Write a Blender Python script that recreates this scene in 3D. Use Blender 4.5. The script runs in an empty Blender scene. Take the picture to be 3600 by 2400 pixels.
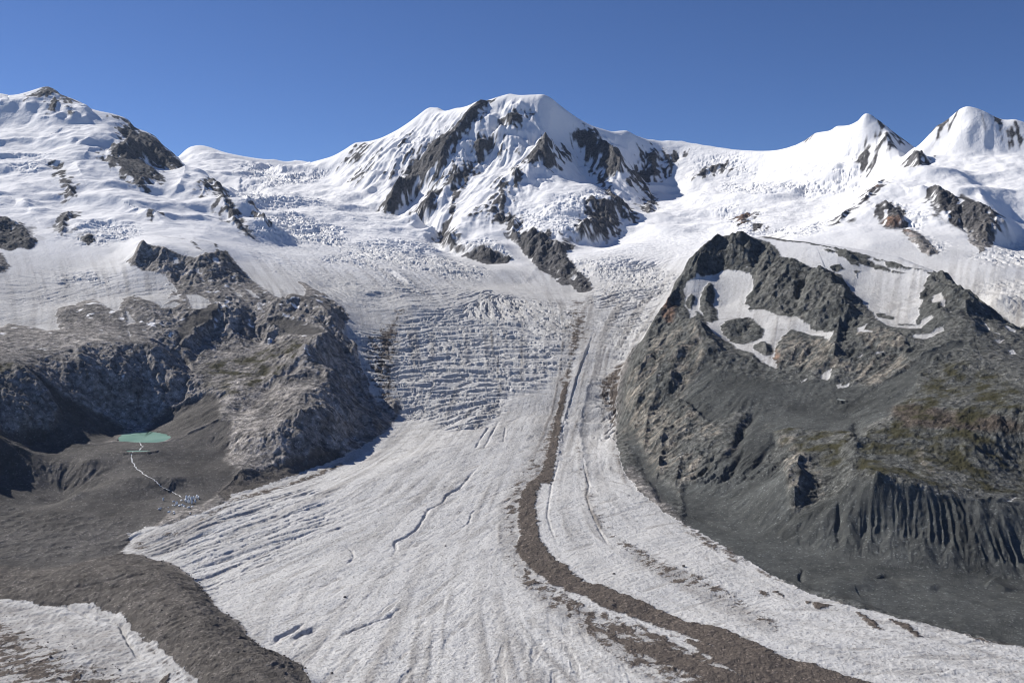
import bpy, math, random
import numpy as np
from concurrent.futures import ThreadPoolExecutor

# ------------------------------------------------------------------ camera, sky, sun, exposure
SC = bpy.context.scene
COL = SC.collection
CAM_H = 600.0                     # metres above the glacier floor datum
PITCH = math.radians(3.30)
FPX, CX, CY = 2237.0, 1176.0, 784.0
SUN_LEFT, SUN_EL = math.radians(60), math.radians(36)

cam_d = bpy.data.cameras.new('camera')
cam_d.sensor_width = 36.0
cam_d.lens = 36.0 * FPX / 2352.0
cam_d.clip_start, cam_d.clip_end = 1.0, 80000.0
cam = bpy.data.objects.new('camera', cam_d)
cam.location = (0, 0, CAM_H)
cam.rotation_euler = (math.pi / 2 - PITCH, 0, 0)
COL.objects.link(cam)
SC.camera = cam

W = bpy.data.worlds.new('World')
SC.world = W
W.use_nodes = True
wn = W.node_tree.nodes
sky = wn.new('ShaderNodeTexSky')
sky.sky_type = 'NISHITA'
sky.sun_disc = False
sky.sun_elevation = SUN_EL
sky.sun_rotation = -SUN_LEFT       # 0 = +Y, the view direction
sky.altitude = 3100
sky.air_density = 0.85
sky.dust_density = 0.1
sky.ozone_density = 3.5
hue = wn.new('ShaderNodeMix')
hue.data_type, hue.blend_type = 'RGBA', 'MULTIPLY'
hue.inputs[0].default_value = 1.0
hue.inputs[7].default_value = (0.84, 0.98, 1.29, 1)     # the deep blue of high mountain air
W.node_tree.links.new(sky.outputs[0], hue.inputs[6])
W.node_tree.links.new(hue.outputs[2], wn['Background'].inputs[0])
wn['Background'].inputs[1].default_value = 0.062

sl = bpy.data.lights.new('sun', 'SUN')
sl.energy = 5.0
sl.angle = math.radians(0.5)
sl.color = (1.0, 0.955, 0.89)
so = bpy.data.objects.new('sun', sl)
so.rotation_euler = (math.pi / 2 - SUN_EL, 0, math.pi + SUN_LEFT)
so.location = (0, 0, 3000)
COL.objects.link(so)
SC.view_settings.view_transform = 'Standard'
SC.view_settings.look = 'None'
SC.view_settings.exposure = 0.22
SC.view_settings.gamma = 1.0
SC.cycles.filter_width = 1.1

# ------------------------------------------------------------------ grid of the land
NT, NS = 2180, 2160
TH0, TH1 = math.radians(-37.5), math.radians(37.5)
S0, S1 = math.log(850.0), math.log(12500.0)
DT, DS = (TH1 - TH0) / (NT - 1), (S1 - S0) / (NS - 1)
F32 = np.float32
rng = np.random.default_rng(7)
EX = ThreadPoolExecutor(4)


def par(fn, *arrs):
    """run fn over row blocks of equally shaped arrays on four threads"""
    n = arrs[0].shape[0]
    k = 8
    cuts = [n * i // k for i in range(k + 1)]
    out = list(EX.map(lambda i: fn(*[a[cuts[i]:cuts[i + 1]] for a in arrs]), range(k)))
    if isinstance(out[0], tuple):
        return tuple(np.concatenate([o[q] for o in out]) for q in range(len(out[0])))
    return np.concatenate(out)


PERM = np.concatenate([rng.permutation(256)] * 3).astype(np.int32)
GA = rng.random(256) * 2 * np.pi
GX, GY = np.cos(GA).astype(F32), np.sin(GA).astype(F32)


def _perlin(x, y):
    xi, yi = np.floor(x), np.floor(y)
    fx, fy = (x - xi).astype(F32), (y - yi).astype(F32)
    a, b = xi.astype(np.int32) & 255, yi.astype(np.int32) & 255
    u = fx * fx * fx * (fx * (fx * 6 - 15) + 10)
    v = fy * fy * fy * (fy * (fy * 6 - 15) + 10)
    pa, pb = PERM[a], PERM[a + 1]
    h00, h10, h01, h11 = PERM[pa + b], PERM[pb + b], PERM[pa + b + 1], PERM[pb + b + 1]
    n00 = GX[h00] * fx + GY[h00] * fy
    n10 = GX[h10] * (fx - 1) + GY[h10] * fy
    n01 = GX[h01] * fx + GY[h01] * (fy - 1)
    n11 = GX[h11] * (fx - 1) + GY[h11] * (fy - 1)
    a0 = n00 + u * (n10 - n00)
    a1 = n01 + u * (n11 - n01)
    return (a0 + v * (a1 - a0)) * F32(1.55)


def noise(x, y, wl, seed=0):
    o = F32(seed * 37.17)
    return par(lambda p, q: _perlin(p / F32(wl) + o, q / F32(wl) - o * F32(1.3)), x, y)


def fbm(x, y, wl, n, seed=0, gain=0.5, ridged=False, minwl=None, spacing=None):
    t, a, tot = 0, 1.0, 0
    for i in range(n):
        w = noise(x, y, wl, seed + i * 3)
        if ridged:
            w = 1 - 2 * np.abs(w)
        if spacing is not None:
            w = w * np.clip((wl / spacing - 2.0) / 2.0, 0, 1)
        t = t + F32(a) * w
        tot += a
        a *= gain
        wl *= 0.49
    return (t / F32(tot)).astype(F32)


def sstep(a, b, x):
    t = np.clip((x - a) / (b - a), 0, 1)
    return (t * t * (3 - 2 * t)).astype(F32)


# ------------------------------------------------------------------ picture <-> land geometry (a survey of the place from the viewpoint)
cp, sp = math.cos(PITCH), math.sin(PITCH)


def ray(x, y):
    """bearing and tangent of elevation of a survey sighting"""
    x, y = np.asarray(x, float), np.asarray(y, float)
    u, v = (x - CX) / FPX, -(y - CY) / FPX
    fx, fy, fz = u, cp + v * sp, -sp + v * cp
    return np.arctan2(fx, fy), fz / np.hypot(fx, fy)


TILE = {'A': (0, 130.67), 'B': (784, 130.67), 'C': (1568, 130.67), 'D': (0, 588), 'E': (784, 588),
        'F': (1568, 588), 'G': (0, 1045.33), 'H': (784, 1045.33), 'I': (1568, 1045.33)}


def pts(s):
    """'B 10,20 30,40' -> sightings; the letter names the sheet the numbers were read from (W = whole)"""
    t = s.split()
    k = t[0]
    p = np.array([[float(c) for c in q.split(',')] for q in t[1:]])
    if k != 'W':
        p = p / 3.0 + np.array(TILE[k])
    return p


# survey lines: x,y,r  (r = metres from the viewpoint; zNNN = height relative to the viewpoint instead)
LINES = """
# far skyline, left to right
-150,230,8300 0,219,8400 20,221,8400 50,232,8300 63,233,8250 72,219,8230 95,206,8220 112,201,8200 133,211,8150 147,226,8120 172,232,8050 187,237,8000 210,251,7950 230,267,7900 253,268,7850 270,268,7800 297,277,7750 315,302,7700 337,307,7650 360,317,7600 383,344,7550 400,354,7500 428,387,7400 460,401,7150 483,411,6600 500,427,6450 515,441,6350 542,467,6050 578,462,5950 587,474,5850 613,499,5550
405,365,9500 417,356,9800 433,346,9850 467,343,9900 500,349,9850 530,362,9800 550,369,9800 593,377,9900 620,366,9500 630,366,9500 645,376,9600 670,379,9900 677,375,9900 695,387,9900 717,388,9700 740,381,9300 767,376,8900 784,354,8650 797,341,8550 817,327,8500 861,324,8500 917,306,8450 944,289,8400 966,266,8350 981,250,8300 992,247,8300 1007,248,8250 1031,259,8200 1051,249,8100 1077,244,8000 1096,233,7900 1132,230,7850 1151,221,7800 1171,215,7750 1214,218,7700 1247,217,7650 1267,227,7650 1304,257,7650 1344,284,7650 1384,296,7800 1421,301,7900 1441,300,7900 1467,314,8000 1501,321,8050 1568,324,8100 1635,336,8000 1701,346,7900 1795,352,7700 1845,326,7400 1871,307,7250 1888,304,7200 1921,291,7100 1951,291,7000 1985,265,6900 2001,267,6900 2016,277,6900 2048,301,6950 2078,324,7000 2101,341,7000
2095,348,6500 2115,332,6450 2140,319,6400 2150,304,6380 2178,274,6350 2201,254,6320 2221,247,6300 2245,251,6300 2271,262,6300 2301,276,6300 2331,275,6300 2352,281,6300 2460,315,6300
# left snow mountain
-120,300,7600 0,290,7700 60,290,7600 130,285,7500 200,290,7450 250,300,7300 290,330,7000
-120,340,7000 0,345,7000 80,340,7050 160,330,7100 230,345,6900 250,365,6700
240,345,6900 300,300,7500 360,345,7150 400,385,7000
240,365,6650 275,400,6250 320,430,6050
330,370,6950 370,390,6750 420,395,6700
380,460,5900 420,440,6100 440,400,6600 460,420,6300
400,500,5400 470,480,5700 520,500,5600
-120,400,6300 0,395,6400 70,385,6500 130,380,6600 190,390,6400 260,430,5900 330,470,5550 380,500,5350 430,530,5100 480,560,4850 510,590,4700 545,625,4450 585,655,4250
-120,450,5800 0,440,5900 80,450,5850 160,470,5650 240,490,5450 330,520,5150 420,550,4900
-120,520,5250 0,510,5300 70,530,5200 150,525,5150 230,530,5050 300,545,4900 330,560,4600
-120,580,4850 0,575,4900 90,565,4950 180,575,4850 260,580,4750 300,600,4500
-120,640,4450 0,640,4500 100,630,4550 160,620,4600 230,630,4450 270,650,4300
-120,690,4150 0,690,4200 100,690,4200 200,680,4200 280,680,4150 350,675,4150
# dark hump and the rocks under the snow
300,600,4480 325,565,4530 360,566,4520 400,580,4480 430,590,4450 470,575,4500 510,590,4500 530,610,4420 560,650,4280
320,620,4380 400,640,4280 470,650,4230 550,660,4200
-120,745,3800 0,745,3850 60,745,3850 120,755,3750 200,700,4000 250,700,3980 300,690,4020 350,690,4000 420,700,3950 480,690,4020 510,720,3900 600,670,4120 700,690,4000 760,720,3900 800,775,3800
-120,800,3350 0,790,3420 100,800,3390 200,790,3410 280,790,3430 360,790,3440
150,850,3230 250,870,3240 330,880,3260 380,880,3280
260,950,3160 330,975,3135 370,960,3160 430,920,3220
# moraine ridge left of the hut and the rib with the hut
490,705,3930 500,720,3880 470,760,3750 440,790,3640 430,830,3500 440,850,3400
525,760,3800 520,790,3680 500,820,3540 470,860,3370
470,900,3230 510,880,3270 510,920,3140 480,930,3120
620,787,3700 580,840,3450 540,890,3220 510,950,2980
620,730,3880 680,700,3980 720,740,3800 745,765,3650 738,790,3500 700,840,3330 660,870,3270 620,900,3220 590,920,3130 560,950,3020
800,800,3650 800,850,3480 810,900,3320 830,950,3150
700,900,3020 740,880,3170 770,860,3280
620,960,2890 700,950,2850 780,960,2930 830,970,3080
540,1000,2800 600,1010,2750 680,1000,2760 760,1000,2850 840,990,3030
530,1040,2740 560,1080,2560 600,1075,2600 680,1050,2700 740,1050,2730 800,1030,2850 830,1025,2900
# left valley hillside
-120,860,3040 0,860,3080 50,850,3120 100,880,3110 150,930,3060 200,970,3030 255,1003,3010
-120,940,2930 0,930,2950 60,960,2930 110,985,2940
-120,960,2800 0,1012,2780 40,1035,2770 80,1060,2740 120,1090,2700 150,1125,2640
-120,1050,2700 0,1097,2680 67,1130,2610 117,1160,2540 147,1153,2565
180,1130,z-490
60,1010,z-415 130,1040,z-443 200,1060,z-450 280,1060,z-455
-120,1250,z-535 0,1250,z-530 100,1240,z-528 200,1230,z-528 270,1230,z-532
150,1200,z-520 250,1170,z-512 330,1150,z-507 400,1180,z-512
300,1100,z-475 400,1100,z-476 450,1060,z-465 500,1020,z-440
400,1130,z-502 440,1150,z-507 480,1150,z-506
270,1008,z-431 300,991,z-430 340,988,z-430 395,1003,z-431 370,1015,z-431 300,1020,z-432 280,1035,z-438 340,1035,z-438
# foreground: left glacier, debris ridge
-120,1300,z-535 0,1300,z-538 80,1290,z-537 200,1275,z-532 290,1275,z-532
-120,1375,z-552 0,1375,z-552 70,1385,z-553 150,1390,z-552 240,1400,z-549 290,1430,z-550
-120,1470,z-556 0,1470,z-556 150,1470,z-555 280,1470,z-553 350,1520,z-553 420,1568,z-553 500,1640,z-554
-120,1568,z-560 0,1568,z-560 150,1568,z-560 300,1568,z-558 -120,1760,z-565 150,1760,z-565 350,1760,z-565
170,1310,z-530 280,1310,z-524 370,1330,z-526 430,1390,z-528 480,1450,z-530 560,1520,z-532 620,1568,z-534 740,1700,z-538
310,1275,z-535 400,1300,z-540 460,1350,z-544 520,1410,z-546 570,1470,z-548 640,1500,z-550 700,1550,z-552 800,1640,z-556
# main glacier tongue
285,1262,z-540 330,1225,z-525 400,1200,z-515 480,1160,z-505 530,1128,z-503 620,1100,z-497 700,1070,z-489 780,1045,z-481 840,1020,z-472 900,960,z-440
500,1250,z-528 600,1200,z-515 700,1150,z-503 800,1110,z-494 900,1070,z-485 1000,1030,z-470 1100,1000,z-458 1200,980,z-445 1300,970,z-440 1400,970,z-445 1410,970,z-445
600,1400,z-548 800,1300,z-534 1000,1250,z-527 1200,1200,z-519 1300,1180,z-514 1400,1150,z-508 1480,1120,z-503
800,1480,z-552 1000,1400,z-545 1200,1350,z-539 1400,1330,z-536 1600,1300,z-534 1700,1290,z-534
800,1568,z-557 1000,1568,z-556 1200,1500,z-551 1500,1450,z-547 1800,1400,z-545 1950,1400,z-545
900,1760,z-562 1200,1760,z-562 1500,1760,z-562 1800,1760,z-562 2100,1760,z-562 2400,1760,z-562 2600,1760,z-562
1300,1568,z-555 1600,1568,z-553 1900,1568,z-555 2200,1568,z-557 2352,1568,z-558 2480,1568,z-558
1700,1480,z-547 2000,1480,z-550 2200,1480,z-553 2352,1500,z-556
950,950,z-432 1050,950,z-425 1150,940,z-418 1250,930,z-412 1350,930,z-415 1405,940,z-425
880,900,3400 950,890,3440 1050,880,3500 1150,870,3540 1250,870,3540 1350,870,3530 1410,880,3500
860,800,3760 950,810,3760 1050,800,3800 1150,800,3800 1250,800,3800 1330,800,3800 1440,800,3800
840,730,4050 900,725,4100 960,735,4080 1040,730,4130 1130,740,4080 1230,745,4060 1330,750,4050 1450,740,4120
870,690,4320 940,700,4200 1000,685,4420 1060,668,4650 1120,668,4650 1200,690,4420 1280,705,4320 1380,710,4280 1480,700,4350
820,660,4450 900,665,4500 970,695,4280 1010,680,4500
770,680,4250 800,720,4020 815,760,3860
1428,1000,z-455 1426,960,z-434 1425,930,z-411 1426,890,3450 1428,850,3600 1458,800,3800 1480,750,4020 1515,700,4280 1535,660,4600
# upper basins
560,600,4750 640,600,4850 700,640,4520 760,660,4450
600,560,5300 680,560,5450 760,580,5300 840,610,5050 920,640,4800 1000,650,4850 1100,655,4900 1200,650,5050 1290,680,4700
600,520,5850 650,540,5700 730,540,5750 800,560,5650 870,570,5600 950,590,5450 1040,600,5350 1150,620,5200
610,485,6500 700,500,6300 790,500,6450 860,510,6400 930,540,6150 1000,570,5850
520,430,7400 600,445,7200 700,450,7150 780,460,7150 850,480,6950 890,492,6850
470,390,8500 560,400,8400 640,410,8200 720,410,8200 790,420,7900
600,400,8800 640,395,9200 700,399,9200
# central mountain: feet of the face
760,400,8250 800,430,7650 870,475,7050 900,488,6900 950,510,6700 1010,550,6350 1020,570,6000 1060,590,5700 1140,605,5500 1180,600,5500 1230,615,5350 1300,650,5050 1345,668,4900
1350,650,4980 1320,605,5300 1310,570,5600 1330,555,5800 1400,545,6000 1450,510,6250 1500,490,6400 1560,500,6350 1600,480,6500
# ribs of the central face (nearer) and the gullies between
992,250,8250 950,310,7950 900,350,7800 850,400,7650 820,430,7600
1096,236,7850 1060,280,7520 1020,330,7280 970,380,7220 930,420,7080 885,475,6960
1050,300,7700 1000,370,7430 960,430,7200 925,480,6950
1171,222,7700 1130,270,7450 1100,320,7270 1070,360,7130 1040,410,6900 1000,450,6700 960,490,6550 950,500,6500
1150,310,7350 1110,370,7130 1060,420,6880 1020,470,6620 1000,520,6350
1247,225,7600 1220,265,7480 1170,265,7400 1150,290,7330
1260,270,7500 1230,330,7200 1190,380,6950 1140,400,6850 1100,440,6650 1050,500,6300 1030,545,6000
1247,312,7180 1235,350,6980 1180,395,6780 1170,440,6520 1110,480,6320 1080,530,6050 1060,560,5850
1200,440,6550 1170,500,6200 1190,540,5950 1200,570,5750 1220,595,5550 1280,630,5250 1340,658,4950
1245,315,7180 1270,350,7100 1290,385,6980 1250,430,6600 1290,425,6650
1330,400,7200 1300,430,6620 1350,422,6740 1390,440,6600
1280,320,7420 1320,340,7480 1350,380,7350 1380,420,7080
1344,290,7620 1380,320,7500 1410,350,7330 1435,380,7200 1400,430,6900 1420,460,6730 1455,490,6400
1240,460,6350 1300,455,6320 1370,450,6330 1400,455,6350
1230,500,6100 1290,490,6100 1340,480,6200 1370,480,6250 1440,490,6350
1230,530,5850 1290,520,5850 1340,520,5850 1400,530,6050
1240,560,5650 1290,560,5600 1310,560,5650
1090,560,5750 1140,560,5720 1170,590,5550
1480,350,7800 1440,330,7750 1460,400,7600 1500,470,6900 1510,420,7450
1520,340,7950 1560,360,7880 1540,410,7600 1570,450,7200
1640,345,7880 1620,370,7750 1600,410,7450 1650,400,7500 1740,400,7350
1600,450,6950 1690,430,7000 1740,420,7000
# right basin and the two right peaks
1500,520,6050 1560,530,5900 1640,510,6100 1720,510,5950 1800,500,5950
1430,560,5650 1500,560,5600 1580,560,5550 1650,550,5600 1740,545,5500
1370,610,5150 1430,620,5050 1500,610,5150 1560,600,5150
1340,700,4500 1420,660,4750 1500,650,4800 1550,640,4750
1700,460,6500 1780,440,6650 1850,430,6700 1930,420,6650
1800,370,7300 1870,360,7050 1930,350,6900 1980,350,6800 2020,330,6800
1850,410,6850 1920,380,6750 1990,390,6650
2018,280,6880 2035,310,6800 2040,340,6650 2070,345,6750
1960,470,6300 1900,500,5950 1850,520,5750 1790,540,5550
2030,410,6500 1960,470,6050
2140,345,6200 2200,330,6150 2270,340,6150 2352,350,6150 2460,370,6100
2150,290,6330 2180,310,6250 2230,300,6200 2280,290,6230 2300,300,6230
2080,380,6100 2100,350,6250 2130,350,6150 2110,376,5900
2180,370,5900 2260,370,5950 2352,362,6000 2460,400,5800
2250,420,5500 2352,420,5500 2460,450,5400
# snow dome with the rock patches
2090,378,5650 2130,374,5600 2180,390,5480 2220,415,5320 2260,450,5130 2290,490,4950 2310,510,4820
2060,400,5480 2020,440,5250 1980,475,5050 1940,505,4900 1880,530,4720 1820,545,4650
2120,410,5350 2080,440,5200 2130,440,5150 2160,470,5000
2060,520,4800 2110,520,4780 2170,530,4720 2230,520,4780 2290,530,4720
2000,560,4480 2080,570,4450 2150,590,4350 2230,585,4400 2280,570,4480
2300,560,4700 2352,540,4900 2460,560,4800 2320,500,5150 2352,480,5250
2230,620,4200 2300,620,4200 2352,620,4250 2460,640,4200
2290,680,3850 2352,690,3850 2460,700,3850
2352,740,3580 2460,760,3550
# right rock mountain: outline
1438,1000,2960 1440,950,3060 1442,890,3220 1447,850,3330 1480,790,3470 1500,740,3600 1540,680,3760 1555,640,3850 1580,600,3920 1620,565,3980 1650,545,4010 1690,537,4030 1720,541,4030 1760,545,4050 1850,555,4050 1920,566,4020 2000,578,3950 2070,593,3880 2150,625,3750 2200,665,3620 2250,700,3500 2300,730,3400 2352,765,3300 2460,820,3150
# faces inside it
1600,640,3800 1650,620,3880 1700,620,3850 1735,640,3780
1570,700,3680 1620,700,3680 1670,700,3680 1720,720,3560
1740,575,3960 1800,600,3850 1850,620,3760 1900,650,3640 1930,680,3540 1940,710,3450 1920,760,3320
1720,680,3680 1800,700,3560 1860,720,3470
1960,660,3640 2020,690,3540 2080,700,3500 2040,740,3360 1990,740,3330
2000,620,3780 2080,640,3700 2130,660,3620
2130,700,3480 2150,760,3260 2100,770,3200
1640,760,3440 1700,770,3400 1780,760,3370 1850,770,3330
1560,760,3480 1540,800,3360 1600,830,3200 1680,830,3170 1760,850,3090
1800,800,3230 1850,830,3130 1900,870,2990 1960,800,3150
1480,850,3230 1540,870,3120 1620,880,3020 1700,885,2980 1780,890,2950
1700,910,2880 1800,930,2820 1870,930,2830 1930,920,2830 2000,910,2830
1600,930,2880 1680,960,2760 1760,960,2740 1850,960,2710 1950,960,2710
1470,980,2920 1520,970,2880 1600,1000,2680 1700,1020,2560 1790,1010,2560
1500,1040,2700 1560,1060,2560 1650,1080,2450 1740,1100,2370 1800,1100,2340
1450,1030,z-458 1470,1070,z-485 1520,1130,z-510 1580,1190,z-522 1640,1230,z-529 1700,1265,z-532 1800,1320,z-538 1900,1360,z-542 2000,1395,z-546 2100,1420,z-549 2200,1440,z-552 2352,1482,z-555 2480,1500,z-556
1560,1110,z-495 1640,1160,z-512 1720,1200,z-520 1800,1240,z-526 1900,1270,z-530 2000,1300,z-535 2100,1310,z-538 2200,1310,z-538 2352,1320,z-540 2480,1330,z-540
1900,1330,z-540 2050,1350,z-543 2200,1370,z-547 2352,1400,z-550
1800,1000,2580 1850,985,2600 1930,990,2560 1950,1010,2480
1800,1040,2480 1830,1060,2400 1900,1040,2420 1950,1060,2370
1810,1100,2290 1820,1160,2180 1850,1180,2120 1890,1120,2230 1950,1110,2190
1960,1110,2150 2010,1103,2120 2080,1115,2130 2150,1130,2140 2230,1145,2155 2352,1160,2180 2480,1180,2200
1960,1180,2090 2050,1200,2080 2150,1220,2072 2250,1230,2080 2352,1240,2105
2000,1080,2190 2080,1090,2200 2200,1120,2190 2352,1135,2260 2480,1150,2270
2000,1020,2420 2080,1010,2430 2200,1020,2420 2352,1040,2480 2480,1060,2450
2020,950,2620 2100,930,2640 2200,940,2600 2352,960,2540 2480,980,2450
2060,900,2800 2100,880,2840 2200,870,2840 2300,880,2800
2100,840,2970 2130,810,3050 2180,795,3090 2230,793,3090 2250,810,3020
2000,860,2990 2050,830,3060
2240,780,3140 2290,830,2950 2352,880,2780 2480,930,2600
2230,720,3380 2280,770,3200 2352,820,3050
"""


def survey():
    out = []
    for ln in LINES.strip().split('\n'):
        if ln.startswith('#'):
            continue
        P = []
        for q in ln.split():
            a, b, c = q.split(',')
            th, t = ray(float(a), float(b))
            r = float(c[1:]) / t if c[0] == 'z' else float(c)
            P.append((float(th), math.log(r), r * float(t), float(t)))
        for i, p in enumerate(P):
            out.append(p[:3])
            if i + 1 < len(P):
                q = P[i + 1]
                d = math.hypot(q[0] - p[0], q[1] - p[1])
                if d > 0.16:
                    continue
                n = int(d / 0.022)
                for k in range(1, n + 1):
                    f = k / (n + 1)
                    s = p[1] + (q[1] - p[1]) * f
                    t = p[3] + (q[3] - p[3]) * f
                    out.append((p[0] + (q[0] - p[0]) * f, s, math.exp(s) * t))
    A = np.array(out)
    # the far sides of the skyline mountains and of the right rock mountain (behind their crests)
    extra = []
    for ln in LINES.strip().split('\n'):
        if ln.startswith('#'):
            continue
        q = [c.split(',') for c in ln.split()]
        if ln.startswith(('-150,230', '405,365', '2095,348', '1438,1000')):
            for a, b, c in q:
                th, t = ray(float(a), float(b))
                r = float(c)
                if ln.startswith('1438'):
                    dr, dz = 200, 110
                    if float(a) < 1530:
                        continue
                elif ln.startswith('2095'):
                    dr, dz = 250, 150
                    if float(a) < 2140:
                        continue
                elif ln.startswith('-150') and 440 < float(a):
                    dr, dz = 150, 60
                else:
                    dr, dz = 500, 330
                extra.append((float(th), math.log(r + dr), r * float(t) - dz))
    for th in np.linspace(TH0, TH1, 30):
        extra.append((th, math.log(11000), 300.0))
        extra.append((th, S1, 0.0))
        extra.append((th, S0 - 0.1, -566.0))
    return np.concatenate([A, np.array(extra)])


CPTS = survey()
# thin out near-duplicates
_k = np.unique(np.round(CPTS[:, :2] / 0.0015).astype(int), axis=0, return_index=True)[1]
CPTS = CPTS[np.sort(_k)]


def rbf_fit(P):
    n = len(P)
    d = np.sqrt((P[:, None, 0] - P[None, :, 0]) ** 2 + (P[:, None, 1] - P[None, :, 1]) ** 2 + 0.0020 ** 2)
    M = np.zeros((n + 3, n + 3))
    M[:n, :n] = -d
    M[:n, :n] -= np.eye(n) * 1.0e-4
    M[:n, n] = 1
    M[:n, n + 1:] = P[:, :2]
    M[n:, :n] = M[:n, n:].T
    b = np.zeros(n + 3)
    b[:n] = P[:, 2]
    return np.linalg.solve(M, b)


RW = rbf_fit(CPTS)
MT, MS = 640, 520            # coarse grid of the survey surface
cth, cs = np.linspace(TH0, TH1, MT), np.linspace(S0, S1, MS)


def rbf_eval(rows):
    th = cth[rows]
    P = CPTS.astype(F32)
    Wt = RW[:-3].astype(F32)
    out = np.empty((len(rows), MS))
    for i, t in enumerate(th):
        d = np.sqrt((t - P[None, :, 0]) ** 2 + (cs[:, None].astype(F32) - P[None, :, 1]) ** 2 + F32(0.0020 ** 2))
        out[i] = -(d.astype(np.float64) @ RW[:-3]) + RW[-3] + RW[-2] * t + RW[-1] * cs
    return out


MZ = np.concatenate(list(EX.map(rbf_eval, np.array_split(np.arange(MT), 8))))
MTAN = MZ / np.exp(cs)[None, :]


def ground(p, rlo=None, rhi=None):
    """sightings (n,2) -> bearing and log distance where they meet the surveyed land"""
    th, t = ray(p[:, 0], p[:, 1])
    a, b = 0, MS
    if rlo:
        a = int(np.searchsorted(cs, math.log(rlo)))
    if rhi:
        b = int(np.searchsorted(cs, math.log(rhi)))
    out = np.empty((len(p), 2))
    for i in range(len(p)):
        f = np.clip((th[i] - TH0) / (TH1 - TH0) * (MT - 1), 0, MT - 1.001)
        j = int(f)
        f -= j
        col = MTAN[j, a:b] * (1 - f) + MTAN[j + 1, a:b] * f
        hit = np.nonzero(col >= t[i])[0]
        if len(hit) == 0:
            k = int(np.argmax(col))
            s = cs[a + k]
        elif hit[0] == 0:
            s = cs[a]
        else:
            k = hit[0]
            g = (t[i] - col[k - 1]) / (col[k] - col[k - 1])
            s = cs[a + k - 1] + g * (cs[1] - cs[0])
        out[i] = th[i], s
    return out


def upsample(C, n0=NT, n1=NS):
    """smooth (Catmull-Rom) enlargement of a coarse array to the full grid"""
    def axis(A, n):
        m = A.shape[0]
        f = np.linspace(0, m - 1, n)
        i = np.clip(f.astype(int), 0, m - 2)
        u = (f - i)[:, None].astype(A.dtype)
        p0, p1, p2, p3 = A[np.clip(i - 1, 0, m - 1)], A[i], A[i + 1], A[np.clip(i + 2, 0, m - 1)]
        return 0.5 * (2 * p1 + (p2 - p0) * u + (2 * p0 - 5 * p1 + 4 * p2 - p3) * u * u + (3 * p1 - p0 - 3 * p2 + p3) * u ** 3)
    return axis(axis(C, n0).T.copy(), n1).T.copy()


Z = upsample(MZ).astype(F32)
THv, Sv = np.linspace(TH0, TH1, NT), np.linspace(S0, S1, NS)
R = np.exp(Sv)[None, :].astype(F32) * np.ones((NT, 1), F32)
X = (np.sin(THv)[:, None] * np.exp(Sv)[None, :]).astype(F32)
Y = (np.cos(THv)[:, None] * np.exp(Sv)[None, :]).astype(F32)
SPC = R * F32(max(DT, DS))        # grid spacing in metres

# ------------------------------------------------------------------ what covers the land: outlines surveyed from the viewpoint, laid on the ground
def outline(s, rlo=None, rhi=None, dense=12.0):
    p = pts(s)
    q = []
    for i in range(len(p)):
        a, b = p[i], p[(i + 1) % len(p)]
        n = max(1, int(np.hypot(*(b - a)) / dense))
        for k in range(n):
            q.append(a + (b - a) * k / n)
    return ground(np.array(q), rlo, rhi)


def box_of(g, pad):
    i0 = int(np.clip((g[:, 0].min() - pad - TH0) / DT, 0, NT - 2))
    i1 = int(np.clip((g[:, 0].max() + pad - TH0) / DT + 2, 1, NT))
    j0 = int(np.clip((g[:, 1].min() - pad - S0) / DS, 0, NS - 2))
    j1 = int(np.clip((g[:, 1].max() + pad - S0) / DS + 2, 1, NS))
    return i0, max(i1, i0 + 1), j0, max(j1, j0 + 1)


def seg_dist(tt, ss, g, closed=True):
    """distance (in units of range) from grid points to a polyline, plus even-odd inside flag"""
    n = len(g)
    d2 = np.full(tt.shape, 9.0, F32)
    ins = np.zeros(tt.shape, bool)
    for k in range(n if closed else n - 1):
        (ax, ay), (bx, by) = g[k], g[(k + 1) % n]
        ex, ey = bx - ax, by - ay
        L = ex * ex + ey * ey
        if L < 1e-14:
            continue
        px, py = tt - F32(ax), ss - F32(ay)
        u = np.clip((px * F32(ex) + py * F32(ey)) / F32(L), 0, 1)
        qx, qy = px - u * F32(ex), py - u * F32(ey)
        d2 = np.minimum(d2, qx * qx + qy * qy)
        if closed and ay != by:
            c = ((ay > ss) != (by > ss)) & (tt < F32(ex) * (ss - F32(ay)) / F32(ey) + F32(ax))
            ins ^= c
    return np.sqrt(d2), ins


def simplify(g, tol=0.0006):
    keep = [0]
    for i in range(1, len(g)):
        if np.hypot(*(g[i] - g[keep[-1]])) > tol:
            keep.append(i)
    return g[keep]


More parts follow.
